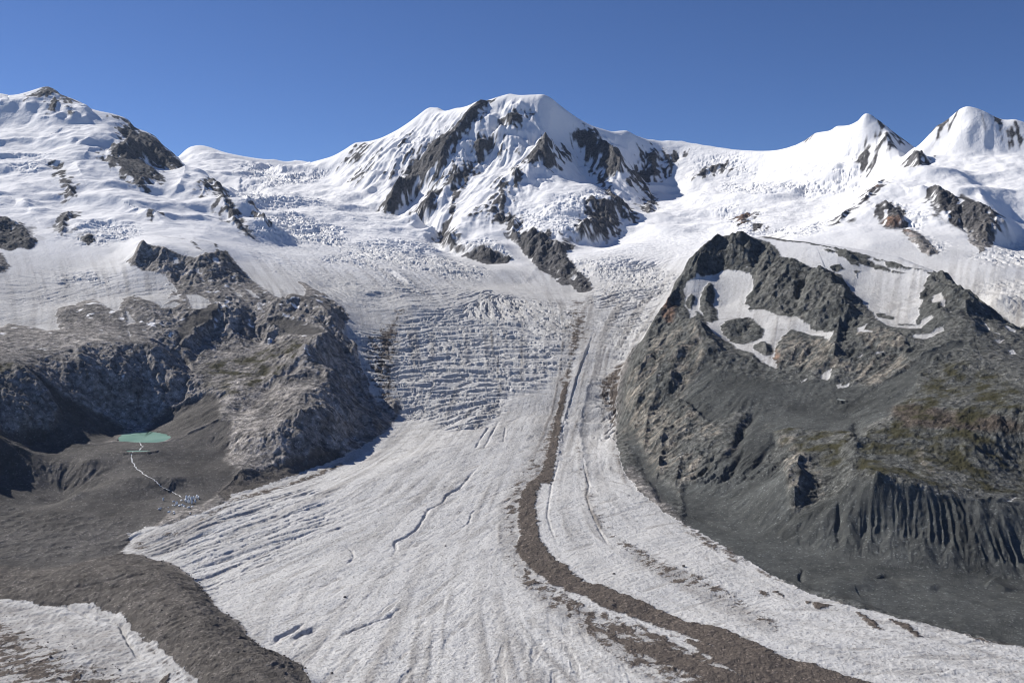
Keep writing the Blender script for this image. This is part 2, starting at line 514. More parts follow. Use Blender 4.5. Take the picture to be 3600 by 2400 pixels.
def add_area(F, s, rlo=None, rhi=None, cut=False, step=4):
    """join (or cut) one outline into the signed distance field F (units of range)"""
    g = simplify(outline(s, rlo, rhi))
    if len(g) < 3:
        return
    i0, i1, j0, j1 = box_of(g, 0.02)
    big = (i1 - i0) * (j1 - j0) > 60000
    st = 3 if big else 1
    ii, jj = np.arange(i0, i1 + (st if big else 0), st), np.arange(j0, j1 + (st if big else 0), st)
    tt = (TH0 + DT * ii)[:, None].astype(F32) * np.ones((1, len(jj)), F32)
    ss = (S0 + DS * jj)[None, :].astype(F32) * np.ones((len(ii), 1), F32)
    d, ins = par(lambda a, b: seg_dist(a, b, g), tt, ss)
    sd = np.where(ins, d, -d)
    if big:
        fi, fj = (np.arange(i0, i1) - i0) / st, (np.arange(j0, j1) - j0) / st
        a, b = np.minimum(fi.astype(int), len(ii) - 2), np.minimum(fj.astype(int), len(jj) - 2)
        u, v = (fi - a)[:, None].astype(F32), (fj - b)[None, :].astype(F32)
        sd = (sd[a][:, b] * (1 - u) * (1 - v) + sd[a + 1][:, b] * u * (1 - v) + sd[a][:, b + 1] * (1 - u) * v + sd[a + 1][:, b + 1] * u * v)
    T = F[i0:i1, j0:j1]
    F[i0:i1, j0:j1] = np.minimum(T, -sd) if cut else np.maximum(T, sd)


def areas(text, F=None, cut=False):
    """each line: [rlo-rhi] sheet x,y x,y ..."""
    if F is None:
        F = np.full((NT, NS), -0.05, F32)
    for ln in text.strip().split('\n'):
        if ln.startswith('#'):
            continue
        lo = hi = None
        if ln[0] == '[':
            a, ln = ln[1:].split('] ')
            lo, hi = [float(v) for v in a.split('-')]
        c = cut
        if ln[0] == '-':
            c, ln = True, ln[1:]
        add_area(F, ln, lo, hi, c)
    return F


ROCK = """
# left: everything below the ice front down to the glacier edges
[1100-4900] W -900,800 -60,770 0,753 20,743 67,748 110,761 120,758 137,761 135,735 127,711 143,705 167,701 193,690 213,688 233,701 263,715 277,711 283,688 307,676 323,685 353,695 370,705 393,694 413,685 410,665 397,648 383,635 380,628 347,623 327,620 310,610 293,598 307,588 317,567 328,561 360,564 390,572 403,581 430,588 447,593 473,581 487,584 500,574 492,558 478,548 450,530 441,518 447,507 437,500 400,485 375,474 400,481 433,496 457,511 470,530 483,543 497,560 500,577 520,577 533,594 550,614 567,634 587,652 600,659 617,671 633,681 653,688 670,674 687,678 700,681 703,664 687,648 700,651 723,664 740,671 753,684 770,695 784,700 799,722 801,735 791,755 786,767 797,777 811,787 824,795 821,820 827,842 844,875 847,898 841,908 847,898 864,921 894,921 911,915 918,942 897,972 867,1002 827,1026 784,1050 750,1060 700,1080 650,1098 600,1118 560,1127 530,1134 520,1152 505,1160 490,1167 460,1178 430,1185 400,1198 370,1208 333,1208 310,1222 290,1227 297,1245 283,1258 278,1272 307,1272 333,1277 353,1287 383,1290 417,1305 437,1322 457,1338 463,1355 480,1372 493,1392 520,1412 547,1429 563,1455 587,1475 610,1492 633,1495 657,1512 683,1518 697,1535 710,1568 760,1680 500,1680 460,1568 430,1542 407,1522 383,1502 360,1478 333,1468 313,1448 300,1428 287,1415 267,1405 240,1398 213,1385 180,1385 147,1388 110,1388 87,1385 67,1378 33,1375 0,1375 -60,1378 -900,1385
# left mountain
[7600-9000] A 190,305 215,265 260,250 285,225 335,205 400,238 442,288 410,275 385,262 345,265 320,285 270,292 230,285
[6000-9000] A 345,375 355,345 390,320 415,330 405,355 375,385
[6000-9000] A 455,320 465,295 500,290 518,303 480,320
[5400-9000] A 755,412 810,408 890,438 945,513 1010,528 1080,562 1150,638 1200,678 1250,743 1285,772 1260,782 1200,780 1140,755 1060,735 1000,715 1030,750 1090,790 1115,850 1070,855 1000,880 965,900 920,870 860,820 820,790 780,755 745,740 720,690 740,630 775,610 840,625 850,580 825,545 835,490 870,450 830,430
[5000-7000] A 1390,940 1410,885 1450,838 1500,888 1545,928 1570,970 1620,1000 1640,1060 1630,1100 1660,1140 1690,1185 1650,1180 1590,1150 1555,1130 1580,1100 1540,1060 1510,1000 1490,930 1450,890 1420,910
[4800-6500] A 1640,1180 1690,1188 1745,1250 1700,1225
[4800-6500] A 1720,1000 1745,993 1770,1038 1800,1073 1840,1103 1820,1130 1790,1080 1745,1030
A 340,735 400,770 440,820 460,860 490,880 515,920 510,960 480,955 460,920 450,880 420,840 400,790
A 400,1150 440,1080 470,1050 500,1080 490,1110 460,1140 465,1190 420,1215 405,1190
A -150,1110 0,1110 60,1120 150,1160 210,1210 255,1270 240,1300 200,1325 120,1310 70,1330 0,1310 -150,1310
A 555,1240 600,1210 650,1230 640,1270 610,1285 570,1260
A 1010,1080 1060,1070 1090,1085 1040,1110
A -60,1340 0,1350 30,1390 60,1440 20,1480 -60,1500
# central mountain
B 935,310 1045,297 1060,290 1000,330 970,370 930,440 870,490 830,520 790,580 760,610 750,660 720,720 700,770 650,800 640,840 590,870 540,890 520,930 460,970 430,1000 380,1045 310,1055 275,1040 290,1000 330,940 380,880 420,810 460,770 480,710 530,670 570,640 610,600 640,570 690,540 760,490 830,430 850,390 880,350
B 510,1090 520,1030 570,990 600,930 630,885 655,920 650,980 620,1030 560,1080 520,1095
B 730,890 740,830 790,770 800,790 850,760 900,770 930,790 880,840 820,890 790,930 770,990 755,1050 770,950 790,900 750,900
B 890,620 920,580 960,560 1010,570 1060,535 1080,560 1060,620 1000,660 950,700 920,740 900,720 930,670
B 1085,460 1130,410 1150,390 1250,383 1310,395 1300,420 1230,430 1200,470 1180,485 1130,465 1100,475
B 1270,700 1320,630 1370,560 1390,540 1430,545 1440,600 1450,650 1480,710 1500,750 1440,750 1400,730 1380,690 1340,720 1290,730
B 1600,540 1650,540 1640,510 1700,485 1740,500 1780,560 1830,600 1880,650 1930,690 1960,750 1950,790 1900,795 1850,815 1800,790 1740,740 1700,700 1670,650 1690,610 1640,560
B 1740,750 1775,780 1800,840 1850,920 1885,965 1855,960 1800,880 1765,820
B 1970,780 2030,780 2080,840 2110,880 2150,940 2170,970 2150,1060 2110,1070 2080,1020 2120,990 2090,930 2050,890 2030,840 1990,810
B 1970,860 2010,840 2030,890 1990,890
B 2060,700 2100,650 2160,635 2220,660 2200,720 2170,770 2210,810 2180,850 2120,850 2080,830 2060,800 2090,760
B 2210,780 2240,700 2300,660 2352,660 2352,700 2280,740 2260,830 2220,830
C 180,760 230,740 270,730 300,760 350,780 260,780 200,800 120,820 60,850 100,820
B 1680,975 1740,970 1820,990 1850,960 1900,990 1930,1010 1980,1030 2025,1070 2020,1120 1990,1135 1950,1080 1915,1080 1910,1150 1890,1210 1850,1240 1800,1240 1740,1220 1650,1215 1645,1260 1600,1250 1620,1200 1650,1130 1690,1100 1710,1050 1690,1010
B 1140,1130 1190,1090 1220,1100 1220,1160 1200,1210 1260,1210 1330,1185 1400,1210 1470,1210 1480,1250 1510,1290 1550,1265 1610,1300 1560,1330 1550,1370 1580,1420 1620,1470 1680,1510 1720,1568 1735,1590 1700,1615 1650,1622 1590,1575 1530,1572 1480,1530 1440,1500 1370,1470 1310,1400 1260,1360 1240,1310 1190,1280 1150,1200
B 1050,1110 1070,1070 1130,1060 1170,1090 1140,1140
B 1080,880 1110,830 1130,840 1100,890 1050,920
B 1170,830 1180,770 1210,760 1240,790 1200,850
B 1120,950 1150,960 1140,1010 1110,1060 1080,1040
B 670,1270 690,1220 710,1190 740,1140 760,1100 760,1160 730,1200 780,1250 790,1290 840,1330 800,1335 740,1310 700,1290
B 840,1370 890,1340 930,1300 985,1295 1010,1340 1060,1340 1110,1360 1180,1385 1130,1420 1080,1425 1000,1430 940,1415 900,1390
# right peaks and the dome
C 1345,440 1365,445 1385,500 1420,560 1415,610 1430,640 1395,600 1375,520
C 1210,700 1250,680 1340,670 1330,710 1290,740 1280,800 1250,790 1220,750
C 1440,508 1490,528 1530,575 1480,560
C 1740,530 1760,490 1810,440 1840,428 1835,470 1800,500
C 2145,450 2190,435 2195,480 2160,480
C 2235,520 2280,490 2300,530 2270,550
C 2310,550 2400,545 2400,580 2330,575
[5500-6400] C 1510,765 1540,710 1580,660 1560,720 1620,700 1670,670 1710,690 1650,730 1570,740
C 1720,890 1750,890 1800,910 1860,930 1930,970 2000,1010 2110,1045 2160,1080 2180,1140 2190,1200 2150,1250 2120,1290 2090,1340 2050,1350 2040,1310 1990,1280 1960,1220 1920,1190 1870,1150 1810,1140 1780,1080 1770,1040 1740,1010 1725,950
C 1370,1000 1400,990 1480,1020 1500,1070 1540,1110 1550,1150 1510,1170 1450,1175 1380,1155 1385,1100 1370,1050
C 1520,1180 1570,1190 1620,1215 1670,1240 1700,1280 1750,1310 1755,1350 1700,1365 1650,1340 1600,1290 1560,1240 1520,1225
[4500-5600] C 1240,995 1270,950 1320,900 1380,845 1360,890 1310,930 1280,970
[4500-5600] C 1055,1135 1080,1090 1150,1045 1110,1100 1120,1115
C 360,1090 410,1080 470,1050 480,1110 450,1090 420,1110 425,1150 390,1140
C 490,1160 540,1165 530,1200 500,1200
# right rock mountain down to the glacier edge
[1400-4200] W 1420,910 1424,870 1432,838 1448,815 1476,784 1500,740 1520,710 1540,680 1555,640 1580,600 1618,564 1648,540 1670,534 1690,534 1701,540 1725,545 1748,551 1768,558 1781,569 1787,582 1792,590 1821,594 1835,604 1855,614 1885,621 1901,622 1921,629 1935,634 1951,653 1968,655 1955,628 1990,640 2040,655 2080,665 2110,668 2133,636 2150,622 2200,663 2250,698 2300,728 2352,763 2480,840 3100,1180 3100,1680 2480,1510 2352,1484 2300,1475 2268,1469 2235,1461 2201,1451 2151,1439 2101,1429 2058,1415 2018,1402 1968,1395 1918,1378 1868,1362 1818,1342 1768,1318 1735,1298 1701,1275 1668,1255 1628,1230 1585,1209 1568,1197 1534,1180 1504,1152 1470,1128 1445,1094 1425,1050 1418,1012 1416,960
# thin rock lines on its snowy crest
C 530,1238 730,1262 860,1276 960,1298 1080,1326 1200,1356 1350,1396 1500,1446 1650,1466 1750,1500 1850,1552 1840,1565 1740,1515 1640,1480 1500,1462 1400,1420 1300,1390 1200,1370 1080,1340 960,1308 860,1284 730,1270
C 960,1325 1010,1325 1040,1345 1000,1345
C 1060,1345 1120,1345 1200,1375 1300,1410 1400,1460 1420,1475 1330,1460 1250,1430 1150,1395 1080,1365
C 1020,1440 1080,1430 1110,1465 1060,1480 1020,1470
C 1370,1400 1450,1425 1560,1465 1590,1475 1500,1470 1420,1440
C 1450,1480 1560,1500 1600,1520 1550,1540 1500,1520
F 1180,170 1220,175 1230,190 1190,195
"""
SNOWCUT = """
# snow lying on the rocks
[2000-4200] F 0,240 30,190 100,150 150,140 220,130 260,95 310,85 370,100 430,95 450,110 490,140 490,200 470,250 440,290 450,350 470,380 480,370 560,370 640,410 700,430 780,440 850,480 920,530 1000,550 1060,555 1010,610 960,570 900,560 840,540 750,520 690,560 650,600 650,650 640,700 645,780 590,750 540,730 500,690 400,650 300,600 220,570 160,540 150,500 70,500 40,470 40,400 10,330 20,290 0,280
[2000-4200] F 1110,190 1090,150 1200,120 1420,110 1560,120 1690,160 1680,190 1660,240 1640,290 1660,330 1640,400 1630,470 1600,500 1540,495 1480,490 1420,480 1330,450 1310,430 1290,380 1250,330 1200,280 1150,230
F 1700,280 1740,265 1790,330 1820,390 1800,430 1760,400 1720,390 1710,350 1730,300
F 1600,560 1700,560 1800,530 1800,550 1720,570 1650,585 1605,580
F 1330,440 1420,450 1490,490 1620,500 1720,470 1730,490 1640,520 1560,520 1400,490
F 1190,500 1280,470 1270,510 1330,520 1320,540 1200,530
F 955,800 1040,760 1040,790 1000,860 950,855
F 810,870 860,845 860,860 820,875
F 1060,890 1090,880 1100,905 1070,910
F 1110,895 1145,872 1145,890 1115,900
F 1190,700 1235,680 1235,695 1200,705
F 1330,670 1380,660 1380,669 1330,678
F 1490,530 1510,540 1530,560 1500,550
F 2080,480 2110,500 2130,525 2195,540 2180,545 2100,520
F 2140,580 2220,570 2230,580 2180,620 2160,600
F 2230,640 2290,630 2310,680 2250,685
F 2210,470 2300,510 2305,530 2260,520
F 2030,350 2100,390 2060,380
F 1820,460 1870,450 1840,480
F 1800,915 1840,908 1845,922 1810,924
F 1545,1012 1570,998 1577,1010
F 650,140 670,135 675,150 655,152
F 425,70 455,65 460,80 435,85
C 230,1360 270,1325 285,1350 240,1385
C 405,1300 425,1298 415,1310
I 1845,225 1915,268 1900,272
I 1740,262 1790,262 1780,270
I 2240,320 2270,290 2305,285 2270,320
F 1610,1413 1655,1425 1650,1437
# left slope
D 1340,80 1380,90 1390,130 1350,120
D 1180,0 1230,10 1240,50 1190,60
D 1270,260 1360,265 1420,300 1458,330 1430,375 1370,385 1320,375 1310,330
D 1080,350 1200,310 1255,330 1200,355 1100,362
D 1600,220 1650,260 1710,310 1690,315 1630,265
D 1680,220 1740,240 1795,290 1740,285
D 1755,310 1780,310 1800,350 1835,345 1830,395 1770,375
D 505,325 540,345 560,420 600,450 545,405
D 865,365 910,420 945,460 870,475
D 880,505 900,540 903,580 885,560
D 900,640 920,660 910,670
D 1470,30 1500,0 1520,40 1500,55
D 820,400 860,445 850,455
D 1500,400 1520,420 1500,500
"""
ROCKBACK = """
F 265,490 320,450 400,430 450,425 500,470 550,510 540,560 480,590 410,610 350,590 290,560 270,520
F 120,300 150,220 190,190 215,200 210,260 200,330 230,380 240,440 200,470 160,460 140,400 110,370
F 20,310 60,260 85,280 80,340 60,370 25,350
F 90,380 130,400 160,500 100,490 85,430
F 485,620 530,590 570,590 610,620 610,670 570,680 510,650
F 1350,405 1380,410 1450,440 1440,455 1360,430
"""
# rock showing thinly through snow
SPARSE = """
A 455,375 530,380 520,410 480,415 455,395
A 310,300 345,275 385,280 390,300 350,330
B 0,740 30,690 60,650 100,600 160,590 215,585 190,630 150,690 110,730 60,740 20,760
B 45,860 90,790 140,760 170,770 210,720 240,650 265,650 240,700 200,780 140,830 80,880
B 270,850 330,780 390,720 450,680 510,620 500,660 440,720 370,790 310,850
B 420,600 450,540 490,490 500,500 450,590
B 540,890 640,840 700,770 760,760 740,830 640,870
B 1040,680 1100,640 1180,640 1200,660 1150,700 1060,700
B 1440,570 1490,590 1540,640 1590,680 1560,700 1550,750 1520,740 1490,660
B 910,1090 960,1020 1030,960 1090,940 1140,970 1120,1050 1050,1080 960,1090 930,1105
B 1030,990 1080,880 1150,830 1200,850 1160,940
B 1230,700 1270,690 1300,730 1260,760
B 580,740 700,640 760,600 800,640 740,760 620,850
C 830,585 870,545 910,530 900,550 850,580
C 1240,670 1340,660 1330,720 1290,760
F 1110,10 1200,30 1280,90 1250,110 1150,60
C 1140,1470 1230,1460 1260,1500 1200,1530
A 1280,1240 1340,1260 1420,1340 1390,1345 1310,1290
D 1620,230 1800,400 1830,600 1600,560 1540,400
D 1120,180 1200,180 1250,260 1150,300
"""
DEBRIS = """
# the brown medial moraine
H 1430,-20 1390,90 1350,150 1290,190 1240,280 1220,380 1230,500 1240,560 1200,640 1250,700 1290,760 1370,830 1460,890 1560,930 1680,980 1790,1040 1900,1080 2050,1120 2352,1222 2652,1350 2852,1420 3002,1500 3152,1560 3352,1650 3700,1820 3700,1590 3452,1500 3252,1440 3002,1370 2852,1300 2652,1210 2502,1170 2352,1140 2150,1040 2000,980 1800,900 1660,860 1590,810 1500,730 1440,680 1390,620 1350,540 1340,430 1330,330 1340,270 1380,170 1420,100 1450,-20
E 1560,850 1540,1000 1505,1150 1455,1350 1450,1400 1410,1460 1415,1380 1440,1270 1470,1150 1495,1030 1530,900
E 1500,1100 1470,1260 1440,1400 1400,1440 1380,1500 1340,1568 1440,1568 1470,1400 1510,1180
I 100,1290 300,1330 480,1400 700,1470 900,1540 1100,1640 700,1640 500,1568 330,1480 200,1420
H 1780,1200 1900,1240 2050,1290 2200,1330 2352,1390 2502,1440 2702,1500 2900,1560 3050,1640 2700,1640 2500,1530 2352,1490 2150,1400 2000,1340 1850,1270
H 2380,1260 2500,1290 2700,1360 2850,1430 2950,1500 2800,1470 2600,1400 2450,1330
H 1230,620 1260,600 1300,640 1280,660
H 1250,880 1330,860 1350,890 1280,910
I 640,940 690,965 700,978 660,962
I 850,1000 880,1008 860,1015
I 905,1020 990,1028 985,1045 930,1050
I 1205,1080 1250,1110 1320,1150 1360,1200 1310,1170 1240,1120
I 1430,1135 1520,1160 1600,1200 1620,1245 1560,1215 1490,1170
I 1955,1232 2050,1250 2100,1280 2020,1265
I 545,930 570,940 580,960 550,945
G 1100,1560 1140,1520 1180,1510 1170,1540 1130,1575
"""
MARGIN = """
# grey rubble thick on the ice along the rock walls
E 1900,760 2000,700 2060,720 2010,850 1985,1000 1980,1200 2010,1320 2150,1500 2250,1568 2120,1568 1990,1400 1900,1260 1850,1120 1800,1000 1790,880
H 1880,0 2000,150 2150,300 2352,480 2552,640 2752,760 2700,700 2500,560 2352,430 2200,300 2080,150 2000,0
E 280,560 400,360 415,380 380,480 340,600 340,760 320,700 300,640
E 300,760 340,720 345,860 330,960 400,1000 400,1080 300,1200 240,1240 260,1100 320,980
E 1590,520 1630,420 1660,440 1640,560 1590,760 1550,900 1500,1100 1460,1300 1420,1420 1390,1400 1440,1200 1480,1080 1520,880 1560,700
I 0,500 300,640 600,820 1000,950 1500,1090 2000,1230 2352,1300 2352,1325 2000,1250 1500,1115 1000,975 600,845 300,660 0,520
G 1300,480 1450,390 1600,300 1800,240 2000,180 2200,115 2352,50 2352,70 2200,140 2000,210 1800,270 1620,330 1480,420
"""
GREY = """
# grey stripes that follow the moraines
E 1790,540 1740,700 1690,860 1655,1000 1640,1150 1650,1300 1680,1520 1650,1540 1600,1320 1590,1150 1610,980 1650,840 1700,680 1750,520
H 1690,-20 1715,120 1705,280 1740,390 1800,500 1760,520 1700,400 1660,290 1665,140 1640,-20
E 1560,400 1500,650 1470,850 1400,1100 1300,1350 1250,1568 1400,1568 1440,1300 1500,1000 1550,750 1610,450
E 1050,500 1090,700 1110,900 1090,1100 1060,1100 1070,900 1050,700 1010,520
E 1240,560 1260,700 1250,850 1230,850 1230,700 1210,580
E 1780,560 1850,640 1860,800 1830,960 1840,1150 1900,1350 1980,1568 1930,1568 1850,1380 1790,1180 1780,980 1800,800
H 1190,100 1250,50 1230,300 1180,420 1150,600 1180,760 1090,700 1070,520 1120,300
I 1600,1120 2000,1230 2352,1300 2352,1250 2000,1180 1600,1080
"""
FILM = """
# ice with a thin film of grit
G -150,1000 260,1040 640,1150 850,1200 1000,1420 1200,1560 1000,1800 -150,1800
G 850,640 870,590 1100,490 1300,430 1480,380 1600,420 1350,560 1150,700 1000,690
G 300,1000 700,1050 900,1140 1060,1290 1250,1440 1400,1568 1200,1568 1000,1380 860,1200 640,1110 400,1030
H 1300,0 1430,0 1240,300 1240,600 1400,900 1700,1040 2352,1300 3000,1568 2200,1568 1700,1300 1300,1000 1100,700 1050,400 1150,200
H 1880,560 2200,720 2552,880 2852,1060 3100,1220 2900,1240 2600,1080 2300,900 2000,760
E 1300,1200 1450,900 1560,500 1640,420 1600,700 1480,1200 1400,1568 1200,1568
"""
DIRT = """
# scattered stones and dirt on the ice
E 150,560 400,380 430,560 390,800 410,1000 430,1080 250,1240 150,1310 100,1300 240,1000 180,900 130,700
E 1560,300 1700,300 1720,500 1640,700 1560,640 1520,450
H 1430,0 1300,0 1200,120 1120,250 1080,400 1140,560 1100,700 1200,850 1350,1000 1550,1150 1700,1250 1850,1400 2050,1500 2300,1600 2700,1700 3300,1700 3000,1500 2352,1250 1800,1060 1460,900 1240,700 1230,400 1290,190
E 1700,320 1620,300 1560,420 1560,560 1500,900 1400,1200 1300,1400 1200,1568 1420,1568 1480,1150 1550,850 1640,560
E 1750,480 1700,620 1650,600 1660,500 1700,430
E 1740,800 1690,920 1660,1080 1640,1200 1660,1350 1680,1520 1620,1500 1610,1300 1600,1180 1620,1050 1660,900 1700,820
H 1640,0 1680,120 1700,300 1790,500 1880,620 2050,760 2200,850 2352,900 2552,980 2752,1080 2902,1180 3000,1240 3050,1180 2900,1060 2752,960 2552,860 2352,790 2200,700 2050,620 1900,540 1780,400 1730,250 1700,100 1670,0
E 1760,850 1850,750 2010,720 2000,1000 1980,1200 2010,1320 2150,1500 2050,1500 1900,1250 1800,1050
E 240,560 330,480 380,380 400,400 350,520 340,700 330,900 400,950 380,1080 250,1200 200,1100 240,900 260,700
E 110,560 130,480 170,420 185,430 150,500 130,570
G 0,1050 100,1150 300,1250 500,1400 800,1480 1000,1560 800,1700 -200,1700 -200,1050
G 640,1020 860,1100 1000,1270 1150,1380 1380,1568 1180,1568 1000,1330 880,1180
G 870,600 1000,560 1300,470 1450,400 1300,520 1050,620 1000,690 920,680
I 1500,1120 1900,1200 2352,1280 2352,1310 1900,1225 1600,1160
C 150,1440 250,1380 0,1500
"""
SCREE = """
# smooth dark scree and moraine slopes
F 150,760 250,800 400,820 700,880 800,880 950,870 1150,880 1300,920 1400,860 1600,780 1720,700 1850,630 1960,600 1980,640 1900,660 1760,720 1640,830 1600,940 1450,1030 1430,1100 1250,1180 1200,1300 1190,1210 1100,1200 900,1200 740,1185 640,1210 640,1300 560,1400 400,1500 250,1568 100,1568 330,1350 480,1100 380,1080 200,1150 60,1060 0,1000 0,900
I 0,200 100,200 380,60 640,60 700,200 740,400 800,400 960,300 1060,300 1140,220 1200,170 1300,170 1500,220 1700,265 2000,300 2352,330 3300,700 3900,1000 3900,1700 2352,1310 2000,1240 1500,1100 1000,960 600,830 300,640 0,490
E 1980,1150 2100,1380 2352,1700 2200,1700 2050,1450 1950,1250
D 150,740 330,880 500,1000 600,1060 720,1120 870,1195 800,1260 700,1300 200,1290 100,1200 330,1200 420,1100 330,950 250,840
D 1010,1190 1100,1110 1220,1060 1350,1000 1420,960 1500,980 1520,1120 1400,1180 1300,1220 1250,1260 1180,1280 1170,1230 1000,1200
D 0,1200 100,1200 300,1290 700,1300 830,1280 1180,1280 1500,1130 1600,1140 1560,1400 1640,1480 1600,1568 1400,1720 1200,1750 830,2050 300,2200 0,2200 -2700,2200 -2700,1200
D 1640,1500 1850,1470 2352,1330 2352,1420 1850,1600 1560,1680 1500,1640
D 1250,640 1300,590 1360,530 1460,490 1500,430 1490,350 1440,350 1300,430 1230,520 1200,640
D 1850,450 1950,430 2150,480 2250,530 2200,560 1950,540
"""
VEG = """
F 640,1210 740,1190 900,1210 1180,1210 1200,1290 1150,1400 1100,1520 950,1440 860,1380 760,1320 680,1290
F 1210,1260 1430,1150 1500,1040 1600,940 1650,840 1750,740 2050,760 2200,850 2400,1000 2400,1640 2250,1640 1950,1620 1700,1600 1400,1540 1200,1520
D -2700,740 0,730 150,760 260,860 330,960 300,1100 330,1200 100,1200 0,1270 -2700,1270
D 1380,760 1500,720 1700,700 1850,640 2000,600 2100,600 2120,700 1950,850 1820,920 1700,960 1560,960 1520,900 1400,900
"""
HEATH = """
F 1420,1040 1560,1030 1800,1060 2000,1090 2400,1180 2400,1270 2100,1230 1800,1180 1500,1190
"""
PALE = """
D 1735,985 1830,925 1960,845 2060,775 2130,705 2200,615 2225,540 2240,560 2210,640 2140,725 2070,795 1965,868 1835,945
I 1500,848 1560,855 1640,868 1718,884 1700,892 1600,882 1530,868
E 2060,760 2130,600 2190,520 2250,560 2230,720 2160,850 2080,900
F -60,640 60,640 140,760 100,900 0,980 -100,900
F 20,480 90,560 130,680 60,640
F 660,540 1040,600 1040,760 900,800 760,760 690,640
F 1080,760 1500,700 1560,780 1300,900 1180,860
F 1200,520 1480,520 1560,640 1300,660
# paler rock faces
F 120,1160 200,1150 270,1200 260,1250 150,1240
F 300,1335 380,1260 400,1290 310,1345
F 0,1050 80,1060 120,1150 60,1250 0,1260
F 545,1160 612,1150 612,1220 560,1250
F 680,1240 760,1270 850,1360 780,1400 700,1340
F 1575,1320 1650,1330 1720,1500 1650,1420 1580,1390
F 640,640 700,620 720,760 650,770
I 0,0 130,0 120,60 60,180 0,220
I 720,50 860,10 830,150 830,330 760,420 730,300
I 900,110 960,170 990,280 950,290
E 1970,880 2060,800 2160,950 2352,1150 2250,1500 2150,1420 1970,1290
E 2250,640 2300,520 2340,560 2290,700
H 2050,20 2160,0 2220,80 2230,200 2170,200
H 2240,0 2352,0 2352,280 2320,180
D 930,650 1080,580 1170,620 1120,720 980,760
D 1030,780 1250,850 1220,1060 1060,1080
D 1520,900 1740,780 1790,660 1700,780 1640,1100 1510,1100
D 1600,1100 1720,1020 1800,1300 1660,1440 1580,1380
D 2200,1360 2260,1060 2352,1020 2352,1360
D 1520,350 1600,320 1640,560 1500,560
D 560,560 720,520 760,620 640,680
D 590,800 720,740 950,1000 900,1010
"""  # first outline: light grey moraine crest, painted paler to look sunlit
RUST = """
C 1375,1090 1385,1150 1450,1175 1520,1165 1530,1150 1450,1130 1400,1090
C 1520,1180 1560,1190 1600,1250 1560,1240
C 1285,960 1320,910 1360,880 1340,910
C 360,1090 410,1080 470,1050 480,1110 450,1090 420,1110 425,1150 390,1140
E 2200,350 2300,340 2290,450 2210,430
F 640,640 660,680 680,760 640,780
"""

aROCK = areas(ROCK)
areas(SNOWCUT, aROCK, True)
areas(ROCKBACK, aROCK)
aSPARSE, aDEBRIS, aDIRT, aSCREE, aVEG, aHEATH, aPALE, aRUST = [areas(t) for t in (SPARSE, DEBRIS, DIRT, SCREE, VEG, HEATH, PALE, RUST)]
aMARG, aFILM = areas(MARGIN), areas(FILM)
lm = areas("""[1100-3000] G -2700,720 0,760 300,790 600,720 870,670 1000,690 1200,760 1400,900 1500,1050 1700,1230 1900,1340 2100,1440 2200,1600 2300,1900 800,1900 0,1000 -2700,1000
D 1640,1500 1850,1470 2352,1330 2352,1420 1850,1600 1560,1680 1500,1640""")

